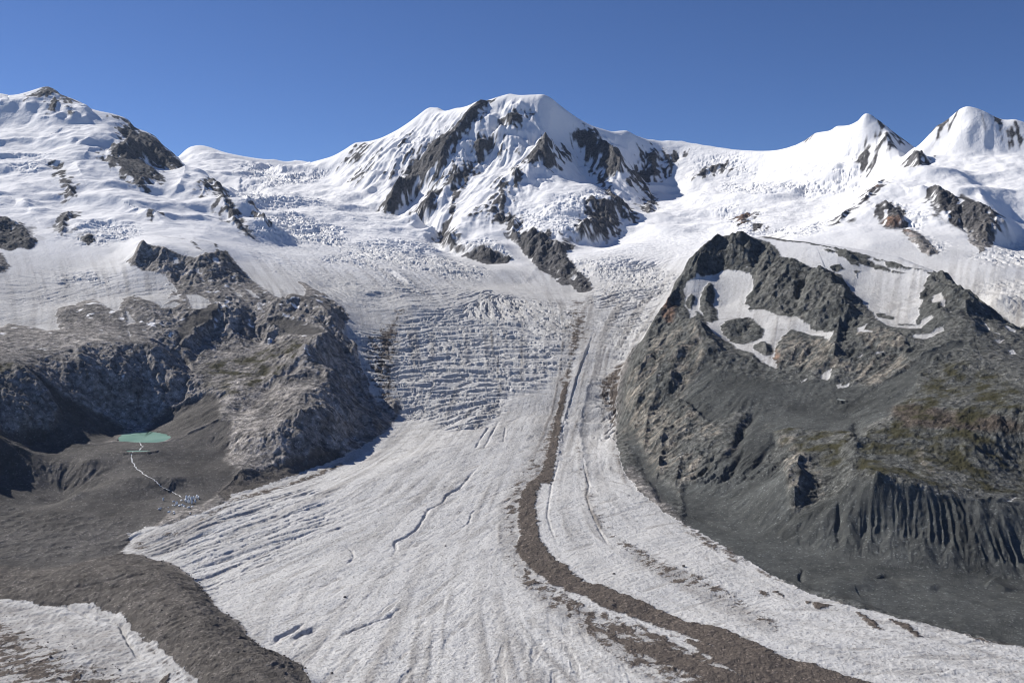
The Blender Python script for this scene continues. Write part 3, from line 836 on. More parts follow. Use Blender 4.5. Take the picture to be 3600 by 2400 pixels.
CREV = [  # broken ice: outline, height in metres, size of blocks
    ("A 1750,1050 2352,1000 2900,1100 3200,1250 3350,1500 3300,1800 2900,1800 2500,1750 2100,1568 1800,1450 1650,1300", 2.6, 60),
    ("A 1500,900 1800,880 2352,920 2700,1000 2352,1050 1900,1000 1600,1000", 2.2, 60),
    ("B 1560,1350 2000,1300 2352,1150 2700,1150 2900,1250 2352,1400 2200,1600 1800,1700 1600,1500", 2.4, 60),
    ("C 0,850 300,830 900,900 1150,900 1000,1100 600,1180 200,1150 0,1100", 2.2, 60),
    ("D 0,150 400,90 900,60 1150,180 1200,280 900,280 500,320 0,450", 1.8, 50),
    ("G 900,600 1500,400 2300,150 2352,500 1800,800 1400,950 1300,800", 2.2, 40),
    ("A 1850,1090 1950,1075 2100,1090 2250,1140 2352,1180 2420,1260 2300,1290 2200,1270 2050,1250 1900,1230 1790,1220 1800,1150", 26, 75),
    ("C 180,640 320,650 480,700 520,800 350,820 150,830 60,850 100,700", 14, 90),
    ("C 640,700 900,640 1150,620 1150,800 900,850 700,840", 6, 80),
    ("C 0,600 200,615 420,650 480,690 300,660 100,640", 10, 60),
    ("A 1560,920 1700,900 1950,950 2200,960 2200,1000 1900,1030 1700,1020", 14, 90),
    ("A 1700,790 1800,760 1950,790 2200,800 2300,760 2200,850 1900,890 1750,860", 22, 120),
    ("B 0,1340 100,1280 250,1240 420,1250 600,1300 620,1380 800,1400 950,1450 1000,1520 800,1530 600,1480 400,1450 250,1400 100,1400", 13, 60),
    ("B -160,1370 60,1340 250,1440 350,1500 480,1568 500,1640 400,1620 250,1500 50,1420 -100,1420", 10, 55),
    ("E 380,400 600,380 820,340 900,280 1000,240 1250,280 1500,330 1640,420 1600,560 1500,800 1350,900 1150,960 1000,1180 800,1200 650,1130 500,1130 400,1080 380,900 300,800 350,550", 9, 40),
    ("E 900,280 1000,240 1200,290 1350,400 1250,480 1050,500 980,430", 14, 50),
    ("E 500,840 700,850 1000,880 1080,1000 1000,1100 850,1180 700,1080 550,950", 7, 30),
    ("E 1580,40 1900,10 2200,80 2310,120 2250,260 1950,380 1750,330 1780,200 1700,110", 14, 50),
    ("E 1780,420 2000,380 2200,330 2130,560 2040,720 1900,720 1850,560", 9, 40),
    ("E 1760,850 1850,750 2000,740 1990,1000 1970,1200 2010,1320 1900,1250 1800,1050", 8, 32),
    ("E 100,560 250,520 380,560 330,900 250,1000 200,850 130,700", 9, 40),
    ("C 290,900 330,870 500,855 700,880 900,870 1100,810 1170,800 1150,880 1050,920 900,940 700,910 450,940", 26, 90),
    ("C 1020,600 1150,590 1250,620 1350,640 1200,690 1050,640", 18, 80),
    ("C 700,1180 880,1130 1050,1140 960,1200 800,1240 650,1230", 12, 60),
    ("C 250,1020 350,1000 480,1060 540,1160 520,1230 400,1160 300,1080", 16, 70),
    ("C 1400,960 1480,950 1560,1060 1620,1130 1680,1200 1780,1300 1740,1320 1640,1230 1560,1160 1500,1080 1420,1000", 18, 60),
    ("C 2060,1390 2150,1310 2250,1260 2400,1250 2400,1460 2250,1440 2120,1420", 10, 60),
    ("F 1850,150 2400,180 2400,480 2250,420 2100,320", 5, 40),
    ("B 1180,990 1350,1010 1500,960 1700,905 1840,940 1690,975 1700,1100 1600,1190 1500,1200 1300,1180 1220,1100", 13, 110),
    ("B 790,1260 900,1250 1000,1240 1100,1300 1145,1360 1060,1330 985,1290 920,1300 850,1350", 24, 80),
    ("B 630,520 760,440 720,520 640,580", 14, 90),
    ("B 410,620 520,570 540,600 430,660", 14, 90),
    ("B 1140,600 1280,560 1270,610 1160,640", 14, 90),
    ("B 760,640 850,600 880,640 790,690", 14, 90),
    ("A 120,740 260,690 280,740 160,800", 14, 70),
    ("A 30,640 330,640 340,665 60,680", 12, 70),
    ("A 480,1180 650,1140 900,1150 880,1270 660,1280 560,1300 470,1240", 12, 55),
    ("D 400,110 600,110 760,160 830,190 740,250 600,200 430,200", 9, 45),
    ("G 1480,370 1850,260 2200,190 2280,210 2000,330 1700,420 1500,560 1350,640 1250,600 1380,480", 2.6, 38),
    ("G 960,480 1120,480 1000,540 870,590 860,560", 8, 30),
]
aCREV = np.zeros((NT, NS), F32)
aCWL = np.full((NT, NS), 45, F32)
fray = fbm(X, Y, 260, 5, 261, 0.65) * F32(0.028)
for s_, h_, w_ in CREV:
    f_ = areas(s_)
    m_ = sstep(-0.014, 0.016, f_ + fray)
    aCREV = np.maximum(aCREV, m_ * F32(h_))
    aCWL += (F32(w_) - aCWL) * m_

GULLY = areas("""
I 1420,240 1560,245 1800,280 2000,310 2352,480 2600,560 2600,760 2352,760 2100,740 1900,640 1700,600 1500,560 1420,450
F 330,1350 480,1080 500,1130 420,1300 250,1568 60,1568
I 0,100 60,-60 400,-60 700,60 640,180 400,200 100,210
I 740,20 1000,60 1140,200 1060,300 950,300 830,360 760,420
I 1180,320 1420,400 1420,560 1250,520 1160,420
""")

# ------------------------------------------------------------------ lines on the land: crests, trenches, melt streams  (height, width to the left, width to the right)
STROKES = [
    ("D 1740,990 1830,930 1900,890 1960,850 2060,780 2130,710 2200,620 2230,540", 42, 40, 70),
    ("D 1250,640 1300,600 1320,570 1380,520 1460,490 1500,430 1510,360 1480,330", 26, 70, 22),
    ("A 555,470 565,400 560,325", 45, 170, 60),
    ("A 1180,960 1240,890 1258,820 1290,782", 30, 40, 120),
    ("C 1150,492 1200,440 1250,404", 25, 120, 60),
    ("C 1420,630 1390,570 1370,510 1345,440", 40, 150, 50),
    ("E 1480,1480 1500,1350 1530,1180 1570,1020 1610,880 1650,750 1700,620 1750,480", 6, 22, 5),
    ("E 1500,1350 1530,1180 1575,1020 1615,880 1655,750 1705,620 1752,480", -4, 3, 4),
    ("E 1680,1520 1660,1350 1640,1200 1660,1080 1690,920 1740,800", 5, 26, 9),
    ("A 230,800 340,745 430,745 520,765 570,830", 34, 130, 35),
    ("A -40,350 80,340 160,350 240,385", 36, 150, 40),
    ("A 460,620 520,590 570,595 610,620", 28, 120, 30),
    ("A 580,690 620,640 720,625", 22, 100, 30),
    ("A 40,1010 100,980 170,1000 240,1100", 30, 110, 35),
    ("A 870,1055 950,1030 1020,1060 1140,1140", 22, 90, 25),
    ("A 1690,800 1760,770 1860,780 1960,800 2000,830", 45, 150, 40),
    ("A 1550,918 1650,905 1800,915 1950,940", 25, 120, 30),
    ("A 300,575 340,552 420,570", 18, 90, 22),
    ("A 200,450 330,440 450,440", 25, 110, 35),
    ("A 480,1190 620,1140 780,1130 900,1160", 22, 80, 30),
    ("A 1340,1100 1450,1095 1560,1110", 14, 60, 25),
    ("B 1160,355 1220,345 1290,372", 26, 90, 25),
    ("C 1770,605 1900,545 2020,530 2140,545", 38, 160, 70),
    ("C 550,905 760,920 840,935", 24, 90, 28),
    ("C 770,830 900,862 1050,845 1150,800", 30, 90, 28),
    ("C 1030,640 1150,630 1260,650 1340,670", 25, 80, 28),
    ("C 1540,915 1600,900 1680,905", 16, 60, 20),
    ("C 1620,1130 1700,1110 1790,1160", 16, 60, 25),
    ("E 150,275 230,250 330,265 480,290", 12, 50, 14),
    ("E 270,90 360,110 430,160 490,220", 12, 50, 20),
    ("E 20,200 60,185 110,200", 8, 40, 14),
    ("B 400,1360 560,1330 700,1400", 12, 60, 20),
    ("F 750,430 800,300 820,200 870,100", -26, 14, 16),
    ("F 1040,760 1060,560 1090,440", 22, 60, 12),
    ("F 1110,470 1095,300 1040,230 990,110", 38, 130, 30),
    ("F 1590,990 1600,880 1640,780 1720,690 1800,640 1900,620 1980,610", 20, 40, 40),
    ("F 2000,570 1965,470 1900,330 1850,240", 50, 130, 35),
    ("F 780,1772 760,1622 800,1470 860,1390", 38, 50, 24),
    ("F 490,1075 420,1180 370,1280 300,1400", -20, 14, 12),
    ("F 640,1210 640,1330 600,1420", -12, 10, 10),
    ("F 620,1290 540,1400 450,1500", -12, 10, 9),
    ("F 430,1330 330,1480 260,1560", -14, 11, 10),
    ("F 250,1330 150,1480 60,1580", -13, 11, 10),
    ("F 1150,1560 1190,1400 1180,1290", 25, 20, 40),
    ("E 2220,1000 2260,850 2290,700 2330,560", 26, 40, 30),
    ("E 2120,1150 2150,1000 2180,850", 20, 30, 25),
    ("F 1195,1330 1200,1230 1195,1130", -14, 12, 12),
    ("E 2010,1250 2030,1100 2060,950", 12, 14, 9),
    ("E 2080,1380 2100,1220 2120,1050", 12, 14, 9),
    ("E 2030,900 2080,780 2120,690", 14, 16, 10),
    ("E 2180,1500 2200,1330 2230,1200", 12, 14, 9),
    ("H 2170,190 2190,90 2200,0", 10, 12, 8),
    ("H 2300,240 2320,120 2330,0", 10, 12, 8),
    ("I 1060,960 1120,905 1200,890 1290,940", 7, 35, 30),
    ("I 1500,900 1620,900 1760,930", 5, 30, 30),
    ("I 2100,880 2160,900 2240,940", 8, 25, 12),
    ("I 1080,650 1085,480 1075,300", -10, 7, 8),
    ("I 1230,700 1250,560 1250,470", -5, 5, 5),
    ("I 820,880 810,830 835,780", -5, 4, 4),
    ("F 30,480 110,550 180,650 240,780", 42, 45, 70),
    ("F 200,620 0,500 -60,420", 20, 50, 40),
    ("E 920,1330 950,1270 1000,1200 1030,1150", -4, 3, 3),
    ("E 980,1330 1020,1250 1085,1135", -4, 3, 3),
    ("E 1115,1280 1125,1220 1135,1170", -3, 2.5, 2.5),
    ("H 400,710 350,680 380,640 370,590 450,560 520,510 560,450 600,370 700,320 730,270 820,220 870,160 960,60", -4, 3.5, 3),
    ("H 0,1240 100,1190 230,1140 330,1110 420,1050", -4, 3, 3),
    ("H 820,500 880,460 900,390 930,370", -3, 2.5, 2.5),
    ("H 30,760 90,700 70,650 30,620", -3, 2.5, 2.5),
    ("H 1490,620 1450,520 1420,420 1430,330 1450,200 1490,80 1500,0", -2.5, 2.5, 2.5),
    ("H 1850,630 1780,510 1720,380 1690,280 1710,210 1680,100 1660,0", -3, 3, 2.5),
    ("G 1890,1290 1920,1240 2020,1200 2100,1150", -5, 4, 6),
    ("G 2010,1260 2060,1230 2120,1210 2170,1180", -7, 5, 8),
    ("H 300,1120 420,1040", -4, 4, 4),
    ("G 260,1020 450,1042 560,1080 640,1130 740,1140 830,1168 860,1240 900,1310 960,1380 1040,1440", -7, 4, 3),
    ("G 540,910 700,880 900,820", -5, 6, 5),
    ("G 780,880 950,830 1020,820", -6, 6, 6),
    ("G 1030,1040 1080,1010 1130,1010", -4, 6, 5),
    ("I 1330,850 1400,830 1440,840", -6, 6, 6),
    ("I 0,400 100,430 250,490 380,540", -5, 6, 6),
    ("B 1180,890 1240,890 1300,900 1400,910", -6, 8, 8),
    ("E 1360,60 1310,130 1260,180", 3, 20, 20),
    ("D 900,1270 1000,1290", 1, 20, 20),
]


def stroke_field(g, hw):
    i0, i1, j0, j1 = box_of(g, hw)
    tt = (TH0 + DT * np.arange(i0, i1))[:, None].astype(F32) * np.ones((1, j1 - j0), F32)
    ss = (S0 + DS * np.arange(j0, j1))[None, :].astype(F32) * np.ones((i1 - i0, 1), F32)
    best = np.full(tt.shape, 9.0, F32)
    side = np.zeros(tt.shape, F32)
    along = np.zeros(tt.shape, F32)
    n = len(g) - 1
    for k in range(n):
        (ax, ay), (bx, by) = g[k], g[k + 1]
        ex, ey = bx - ax, by - ay
        L = ex * ex + ey * ey + 1e-16
        px, py = tt - F32(ax), ss - F32(ay)
        u = np.clip((px * F32(ex) + py * F32(ey)) / F32(L), 0, 1)
        qx, qy = px - u * F32(ex), py - u * F32(ey)
        d = np.sqrt(qx * qx + qy * qy)
        m = d < best
        best = np.where(m, d, best)
        side = np.where(m, F32(ex) * py - F32(ey) * px, side)
        along = np.where(m, (k + u) / n, along)
    return (i0, i1, j0, j1), best, side, along


def path(s, dense=20.0):
    p = pts(s)
    q = [p[0]]
    for a, b in zip(p[:-1], p[1:]):
        n = max(1, int(np.hypot(*(b - a)) / dense))
        q += [a + (b - a) * k / n for k in range(1, n + 1)]
    return ground(np.array(q))


STR = np.zeros((NT, NS), F32)
for s_, h_, wl_, wr_ in STROKES:
    g_ = path(s_)
    rm_ = math.exp(g_[:, 1].mean())
    (i0, i1, j0, j1), d_, sd_, al_ = stroke_field(g_, 3.2 * max(wl_, wr_) / rm_)
    dm_ = d_ * R[i0:i1, j0:j1]
    dm_ = np.maximum(dm_ + noise(X[i0:i1, j0:j1], Y[i0:i1, j0:j1], 4 * min(wl_, wr_) + 6, 5) * F32(0.9 * min(wl_, wr_)), 0)
    w_ = np.where(sd_ > 0, F32(wl_), F32(wr_))
    STR[i0:i1, j0:j1] += F32(h_) * np.exp(-(dm_ / w_) ** (1.3 if h_ > 0 else 2)) * np.minimum(1, 5 * np.minimum(al_, 1 - al_) + 0.1) * (0.85 + 0.45 * noise(X[i0:i1, j0:j1], Y[i0:i1, j0:j1], 70, 9))

# ------------------------------------------------------------------ directions of the markings on the ice
GRAIN = """
W 450,1240 750,1130
W 520,1290 800,1200
W 560,1380 850,1240
W 640,1480 900,1320
W 750,1560 1000,1330
W 850,1568 1020,1370
W 1000,1568 1100,1400
W 1120,1568 1150,1450
W 1300,1560 1290,1450
W 300,1260 450,1190
W 950,1180 1100,1080
W 880,1150 1000,1090
W 1050,1250 1180,1150
W 930,780 1120,772
W 880,850 1100,838
W 900,920 1100,902
W 960,980 1140,935
W 1150,830 1290,842
W 1160,900 1260,905
W 860,715 1000,705
W 1000,690 1090,668
W 1100,690 1150,750
W 1200,715 1290,750
W 1310,980 1360,962
W 1290,1100 1340,1085
W 1340,850 1400,865
W 1400,1000 1440,1030
W 1390,1100 1470,1120
W 1290,1240 1400,1215
W 1420,1200 1520,1180
W 1400,1330 1560,1275
W 1600,1400 1760,1365
W 1650,1290 1800,1370
W 1800,1430 2000,1440
W 2000,1500 2200,1500
W 2200,1560 2352,1530
W 1500,1500 1620,1540
W 1180,1568 1190,1480
W 1240,1540 1260,1420
W 1400,1560 1400,1480
W 1200,1350 1190,1200
W 1260,1440 1330,1520
W 1380,1440 1480,1520
W 1620,1560 1760,1568
W 1250,1000 1230,900
W 650,640 760,700
W 680,590 900,640
W 800,560 950,620
W 1000,610 1150,645
W 1350,620 1500,640
W 1380,700 1480,680
W 1800,480 1950,470
W 2200,690 2352,740
W 50,1450 250,1430
W 50,1540 250,1500
W 30,600 250,640
W 880,560 1000,575
W 1000,600 1120,630
W 700,450 860,470
W 620,440 760,455
W 660,520 800,535
W 1450,560 1600,545
W 1650,460 1900,430
W 1380,640 1480,600
W 100,680 250,640
"""
FLOW = """
W 1010,560 1120,640 1190,720 1200,850 1170,960 1100,1060 1000,1180 900,1300 800,1450 720,1560
W 900,560 1010,640 1090,720 1110,850 1080,950 1000,1050 880,1150 700,1230 520,1290
W 780,560 880,640 940,720 960,850 920,950 820,1040 650,1130 460,1190
W 1250,680 1280,760 1280,850 1260,960 1220,1080 1180,1200 1180,1320 1250,1420 1400,1520
W 1170,1000 1120,1150 1060,1300 1020,1450 1000,1568
W 1150,1250 1120,1400 1150,1568
W 1345,760 1320,860 1290,960 1255,1080 1230,1160 1240,1260 1300,1330 1450,1410 1700,1500 1950,1568
W 1450,700 1380,800 1350,920 1330,1040 1340,1140 1380,1220 1480,1300 1700,1380 1950,1450 2300,1540
W 1500,700 1420,820 1400,950 1410,1060 1460,1150 1560,1230 1700,1300 1900,1385 2200,1470 2352,1510
W 700,480 800,540 900,600
W 1600,480 1480,580 1420,660
W 20,1400 180,1440 300,1540
W 20,1500 150,1560
"""


def directions(text):
    """a smooth field of directions through the given lines"""
    gq, gv = [], []
    for ln in text.strip().split('\n'):
        g_ = path(ln, 40)
        d_ = np.diff(g_, axis=0)
        d_ /= np.hypot(d_[:, 0], d_[:, 1])[:, None] + 1e-12
        gq.append((g_[:-1] + g_[1:]) / 2)
        gv.append(np.stack([d_[:, 0] ** 2 - d_[:, 1] ** 2, 2 * d_[:, 0] * d_[:, 1]], 1))
    gq, gv = np.concatenate(gq), np.concatenate(gv)
    a_, b_ = np.linspace(TH0, TH1, 150), np.linspace(S0, S1, 156)
    d2_ = (a_[:, None, None] - gq[None, None, :, 0]) ** 2 + (b_[None, :, None] - gq[None, None, :, 1]) ** 2
    w_ = 1 / (d2_ + 0.0006) ** 1.6
    v_ = np.einsum('ijk,kc->ijc', w_, gv) / w_.sum(-1)[..., None]
    a2 = np.arctan2(v_[..., 1], v_[..., 0])
    return 0.5 * np.arctan2(upsample(np.sin(a2)), upsample(np.cos(a2)))


ang = directions(GRAIN)
ang = ang + np.clip(aCREV / 6, 0, 1) * (0.55 * fbm(X, Y, 170, 3, 251) + 0.25 * noise(X, Y, 60, 255))
GT, GS = np.cos(ang).astype(F32), np.sin(ang).astype(F32)
ang = directions(FLOW)
FT, FS = np.cos(ang).astype(F32), np.sin(ang).astype(F32)


# ------------------------------------------------------------------ relief in detail
def lic(fields, dt, ds, step_m, n):
    """average fields along a direction field (smears noise into streaks)"""
    flat = [f.ravel() for f in fields]

    def run(i_, j_):
        acc = [np.zeros(i_.shape, F32) for _ in flat]
        for sgn in (1, -1):
            fi, fj = i_.astype(F32), j_.astype(F32)
            pt = ps = None
            for k in range(n):
                a = np.clip(fi, 0, NT - 1.01)
                b = np.clip(fj, 0, NS - 1.01)
                ai, bi = a.astype(np.int32), b.astype(np.int32)
                q = ai * NS + bi
                ct, cs_ = dt.ravel()[q], ds.ravel()[q]
                if pt is None:
                    pt, ps = ct * sgn, cs_ * sgn
                else:
                    f = np.sign(ct * pt + cs_ * ps) + (ct * pt + cs_ * ps == 0)
                    pt, ps = ct * f, cs_ * f
                u, v = a - ai, b - bi
                for m, fl in enumerate(flat):
                    acc[m] += (fl[q] * (1 - u) + fl[q + NS] * u) * (1 - v) + (fl[q + 1] * (1 - u) + fl[q + NS + 1] * u) * v
                h = F32(step_m) / R.ravel()[q]
                fi = fi + pt * h / F32(DT)
                fj = fj + ps * h / F32(DS)
        return tuple(x / F32(2 * n) for x in acc)
    I, J = np.meshgrid(np.arange(NT, dtype=np.int32), np.arange(NS, dtype=np.int32), indexing='ij')
    out = par(run, I, J)
    return [o / (o.std() + 1e-9) for o in out]


def slope_dir(Zs):
    """downhill direction (unit, in bearing / log-range axes) and steepness"""
    gt = np.gradient(Zs, axis=0) / F32(DT) / R
    gs = np.gradient(Zs, axis=1) / F32(DS) / R
    m = np.sqrt(gt * gt + gs * gs) + F32(1e-6)
    return gt, gs, m


def blur(A, k):
    def b1(M):
        c = np.cumsum(np.pad(M, ((k + 1, k), (0, 0)), mode='edge'), axis=0, dtype=np.float64)
        return ((c[2 * k + 1:] - c[:-2 * k - 1]) / (2 * k + 1)).astype(F32)
    for _ in range(2):
        A = b1(A)
        A = b1(A.T.copy()).T.copy()
    return A


def gullies(x, y, gx, gy, amp_wl, n=4, spacing=None):
    """branching erosion: stripes that run down the slope, each octave following the slope the last one left"""
    wl = amp_wl
    tot = np.zeros(x.shape, F32)
    a = 1.0
    for o in range(n):
        def cell(px, py, ax, ay, o=o, wl=wl):
            l = np.sqrt(ax * ax + ay * ay) + F32(1e-6)
            sx, sy = -ay / l, ax / l                # along the contour
            u, v = px / F32(wl) + F32(11.7 * o), py / F32(wl) - F32(7.3 * o)
            ui, vi = np.floor(u), np.floor(v)
            C = np.zeros(px.shape, F32)
            Sn = np.zeros(px.shape, F32)
            Wt = np.zeros(px.shape, F32)
            for i in (-1, 0, 1):
                for j in (-1, 0, 1):
                    h = PERM[(PERM[(ui.astype(np.int32) + i) & 255] + (vi.astype(np.int32) + j)) & 255]
                    rx, ry = u - ui - i - (h & 15) / F32(16), v - vi - j - (h >> 4) / F32(16)
                    w = np.exp(-(rx * rx + ry * ry) * F32(2.2))
                    ph = (rx * sx + ry * sy) * F32(2 * math.pi * 1.15)
                    C += w * np.cos(ph)
                    Sn += w * np.sin(ph)
                    Wt += w
            m = np.sqrt(C * C + Sn * Sn) + F32(0.15) * Wt
            return C / m, Sn / m, sx, sy
        C, Sn, sx, sy = par(cell, x, y, gx, gy)
        f = F32(a) * (np.clip((wl / spacing - 2.0) / 2.0, 0, 1) if spacing is not None else 1)
        tot += f * C
        k = F32(0.55 * a)
        gx = gx - k * Sn * sx
        gy = gy - k * Sn * sy
        a *= 0.5
        wl *= 0.5
    return tot


Zb = blur(Z, 6)
PXV = (CX + FPX * np.tan(THv))[:, None].astype(F32)       # bearing as a sheet position
gt_, gs_, slope = slope_dir(Zb)
# the gradient turned into map axes (x right, y away)
cT, sT = np.cos(THv)[:, None].astype(F32), np.sin(THv)[:, None].astype(F32)
gX, gY = gt_ * cT + gs_ * sT, -gt_ * sT + gs_ * cT
steep = sstep(0.15, 0.6, slope)

ragged = fbm(X, Y, 22, 3, 65, 0.8)
edge = fbm(X, Y, 120, 5, 40, 0.6) * F32(0.006) + fbm(X, Y, 24, 2, 60) * F32(0.0012)
crag2 = fbm(X, Y, 48, 4, 21, 0.75, True, spacing=SPC * 0.8)
rock = sstep(-0.0005, 0.0007, aROCK + edge * F32(0.75) + crag2 * F32(0.0030) + ragged * F32(0.0040) * sstep(-480, -520, Z))
rock_in = sstep(-0.002, 0.006, aROCK)
gul = gullies(X, Y, gX, gY, 170, 5, SPC)
gul2 = gullies(X + 999, Y, gX, gY, 420, 2, SPC)
crag = fbm(X, Y, 170, 6, 3, 0.62, True, spacing=SPC)
lump = fbm(X, Y, 600, 3, 11)
far = np.clip(R / 4200, 0.5, 1.4)
sparse = sstep(0.02, 0.16, sstep(-0.004, 0.008, aSPARSE) * (0.35 + 0.35 * crag2 + 0.30 * gul + 0.2 * noise(X, Y, 35, 91)) - 0.18)
hi_rock = sstep(150, 350, Z)
fl_t, fl_s = gt_ / (slope + F32(1e-6)), gs_ / (slope + F32(1e-6))
rillA, rillB, rillC = lic([noise(X, Y, 19, 301) + 0.5 * noise(X, Y, 10, 302), noise(X, Y, 60, 303) + 0.5 * noise(X, Y, 28, 304), noise(X, Y, 45, 305) + 0.7 * noise(X, Y, 22, 306)], fl_t, fl_s, 10.0, 8)
tex = 0.22 * rillC + 0.46 * noise(X, Y, 32, 92) + 0.5 * crag2 + 0.22 * gul + 0.28 * noise(X, Y, 90, 93)
rock_hi = sstep(-0.013, -0.006, aROCK) * sstep(-0.08, 0.30, np.clip(aROCK * R, -80, 75) / 75 * 0.85 + 0.04 + 1.0 * tex)
sp_ = sstep(-0.009, -0.004, aSPARSE) * sstep(0.0, 0.25, np.clip(aSPARSE * R, -70, 40) / 40 * 0.35 - 0.24 + 1.0 * tex)
rock = rock + (rock_hi - rock) * hi_rock
sparse = sparse + (sp_ - sparse) * hi_rock
rock = np.maximum(rock, sparse)
grit = fbm(X, Y, 34, 5, 151, 0.8)
debris = sstep(-0.05, 0.25, np.clip(aDEBRIS * R / 16, -1.5, 1.0) + 0.28 + 1.0 * grit + 0.2 * ragged)
scree = sstep(-0.003, 0.004, aSCREE + edge)
moraine_zone = sstep(-0.006, 0.008, GULLY)
veg = sstep(-0.006, 0.006, aVEG + edge)
ice = (1 - rock) * sstep(330, -80, Z + 120 * lump + 60 * fbm(X, Y, 130, 3, 14))
snow = (1 - rock) * (1 - ice)
low = sstep(-380, -440, Z)        # valley floor debris
hum = fbm(X, Y, 38, 4, 33, 0.6, spacing=SPC)

rough = rock_in * (1 - 0.75 * scree)
rr0 = sstep(-300, -60, -np.abs(R - 3000) * 0.25)
dZ = rough * far * steep * (9 * gul + 14 * gul2)
dZ += rough * far * (12 * crag + 12 * crag2) * (0.35 + 0.65 * steep)
dZ += rock_in * scree * (0.9 * hum + 4 * fbm(X, Y, 130, 3, 55) + 2.0 * steep * gullies(X, Y, gX, gY, 60, 3, SPC))
rill = np.clip(rillA, -1.6, 1.6)
dZ += moraine_zone * steep * (-4.6 * np.abs(rill) + 1.2 * np.clip(rillB, -2, 2)) * (0.7 + 0.8 * noise(X, Y, 120, 241))
dZ += rock_in * steep * rr0 * 1.1 * np.clip(rillA, -2, 2)
dZ += rock_in * sstep(-0.01, 0.01, aVEG) * (1 - scree) * 3.0 * fbm(X, Y, 50, 4, 77, 0.6, True, spacing=SPC)
# snow: wind-shaped swells, flutings on the steep faces, rock standing proud of it
soft = 1 - rock_in
upper = sstep(100, 500, Z)
face = sstep(740, 860, PXV) * sstep(1560, 1440, PXV)
swell = fbm(X, Y, 380, 3, 71, 0.45)
dZ += soft * upper * (27 * swell + 9 * fbm(X, Y, 95, 3, 81, 0.5, spacing=SPC))
st_ = (Z + 70 * fbm(X, Y, 500, 3, 75) + 25 * swell) / 120
tr_ = st_ - np.floor(st_)
bench = (sstep(0.0, 1.0, tr_ ** 3) - tr_) * sstep(0.0, 0.5, fbm(X, Y, 700, 3, 78) + 0.35) * sstep(0.62, 0.42, slope)
dZ += soft * upper * 55 * bench
st2 = (Z + 60 * fbm(X, Y, 330, 3, 231) + 30 * noise(X, Y, 95, 235)) / 105
tr2 = st2 - np.floor(st2)
cliff = (sstep(0.0, 1.0, tr2 ** 4) - tr2) * sstep(-0.05, 0.25, fbm(X, Y, 260, 3, 238)) * sstep(0.45, 0.65, slope)
dZ += soft * upper * face * 34 * cliff
dZ += soft * upper * sstep(0.35, 0.8, slope) * ((4.5 * rillB + 3.0 * rillC) * face + 3.0 * crag)
dZ += np.clip(aROCK * R, 0, 40) * 0.22 * upper
dZ += sparse * upper * 4
# ice: swells, streaks along the grain, broken zones
n_a = noise(X, Y, 27, 101) + 0.6 * noise(X, Y, 14, 102)
n_b = noise(X, Y, 16, 103) + 0.6 * noise(X, Y, 8, 104)
n_c = noise(X, Y, 90, 105)
stA, stB, stC = lic([n_a, n_b, n_c], GT, GS, 7.5, 6)
flA, flB = lic([noise(X, Y, 16, 401) + 0.6 * noise(X, Y, 9, 402), noise(X, Y, 45, 403) + 0.5 * noise(X, Y, 24, 404)], FT, FS, 14.0, 16)
tongue = sstep(60, -60, Z) * (1 - rock_in)
near_ice = tongue * sstep(-380, -470, Z)
cut = sstep(0.6, 2.0, stA)
dZ += tongue * (2.2 * fbm(X, Y, 150, 3, 111) + 0.7 * stC - 2.0 * cut * (0.35 + 0.65 * sstep(-0.3, 0.8, lump)) - 0.55 * sstep(0.4, 1.8, stB) + 1.2 * hum + 0.8 * fbm(X, Y, 13, 2, 115, 0.7, spacing=SPC))
blk = np.abs(noise(X, Y, 60, 121)) + 0.6 * np.abs(noise(X, Y, 31, 122))
blk2 = fbm(X, Y, 75, 4, 131, 0.6, True, spacing=SPC)
dZ += soft * aCREV * (-0.85 * sstep(0.2, 1.1, stA) - 0.75 * sstep(0.25, 1.0, stB) + 0.35 * blk2 + 0.12 * stC)
dZ += (1 - tongue) * soft * aCREV * 0.5 * (blk - 0.5)
dirt_r = sstep(-0.006, 0.008, aDIRT + edge)
dZ += tongue * (dirt_r * 0.8 + debris * 1.0) * hum + debris * tongue * (1.3 + 1.3 * fbm(X, Y, 30, 3, 141))
kk = int(np.searchsorted(Sv, math.log(5500)))
cr = Sv[kk + np.argmax((Z / R)[:, kk:], axis=1)]
off = np.abs(Sv[None, :] - cr[:, None])
guard = 0.10 + 0.90 * sstep(0.006, 0.032, off)
dZ *= guard
STR *= guard
hummock = sstep(-0.01, 0.01, areas("W -200,1130 120,1175 300,1190 310,1250 200,1285 -200,1300"))
dZ += hummock * (5.0 * fbm(X, Y, 60, 4, 221, 0.65, True, spacing=SPC))
dZ += rock_in * scree * sstep(4000, 3600, R) * 2.2 * fbm(X, Y, 85, 4, 225, 0.6)
dZ += sstep(-0.006, 0.01, lm) * (3.6 * fbm(X, Y, 70, 4, 191, 0.6) + 1.3 * fbm(X, Y, 13, 2, 197, 0.7, spacing=SPC * 0.8) + 1.5 * fbm(X, Y, 26, 3, 195, 0.7, True, spacing=SPC))
dZ += STR
# flat water
LAKE = areas("[2600-3400] D 810,1275 815,1250 840,1225 880,1212 960,1205 1020,1200 1090,1208 1150,1218 1180,1240 1170,1255 1130,1275 1080,1283 1000,1284 900,1280")
POND = areas("D 865,1345 900,1338 980,1335 1045,1338 1000,1347 940,1352 880,1351")
lk_ = sstep(-0.006, 0.001, np.maximum(LAKE, POND))
dZ *= 1 - lk_
Zm = Z
Z = Z + dZ.astype(F32)
TARN = areas("F 1060,985 1070,978 1115,982 1122,992 1090,1000 1065,996")

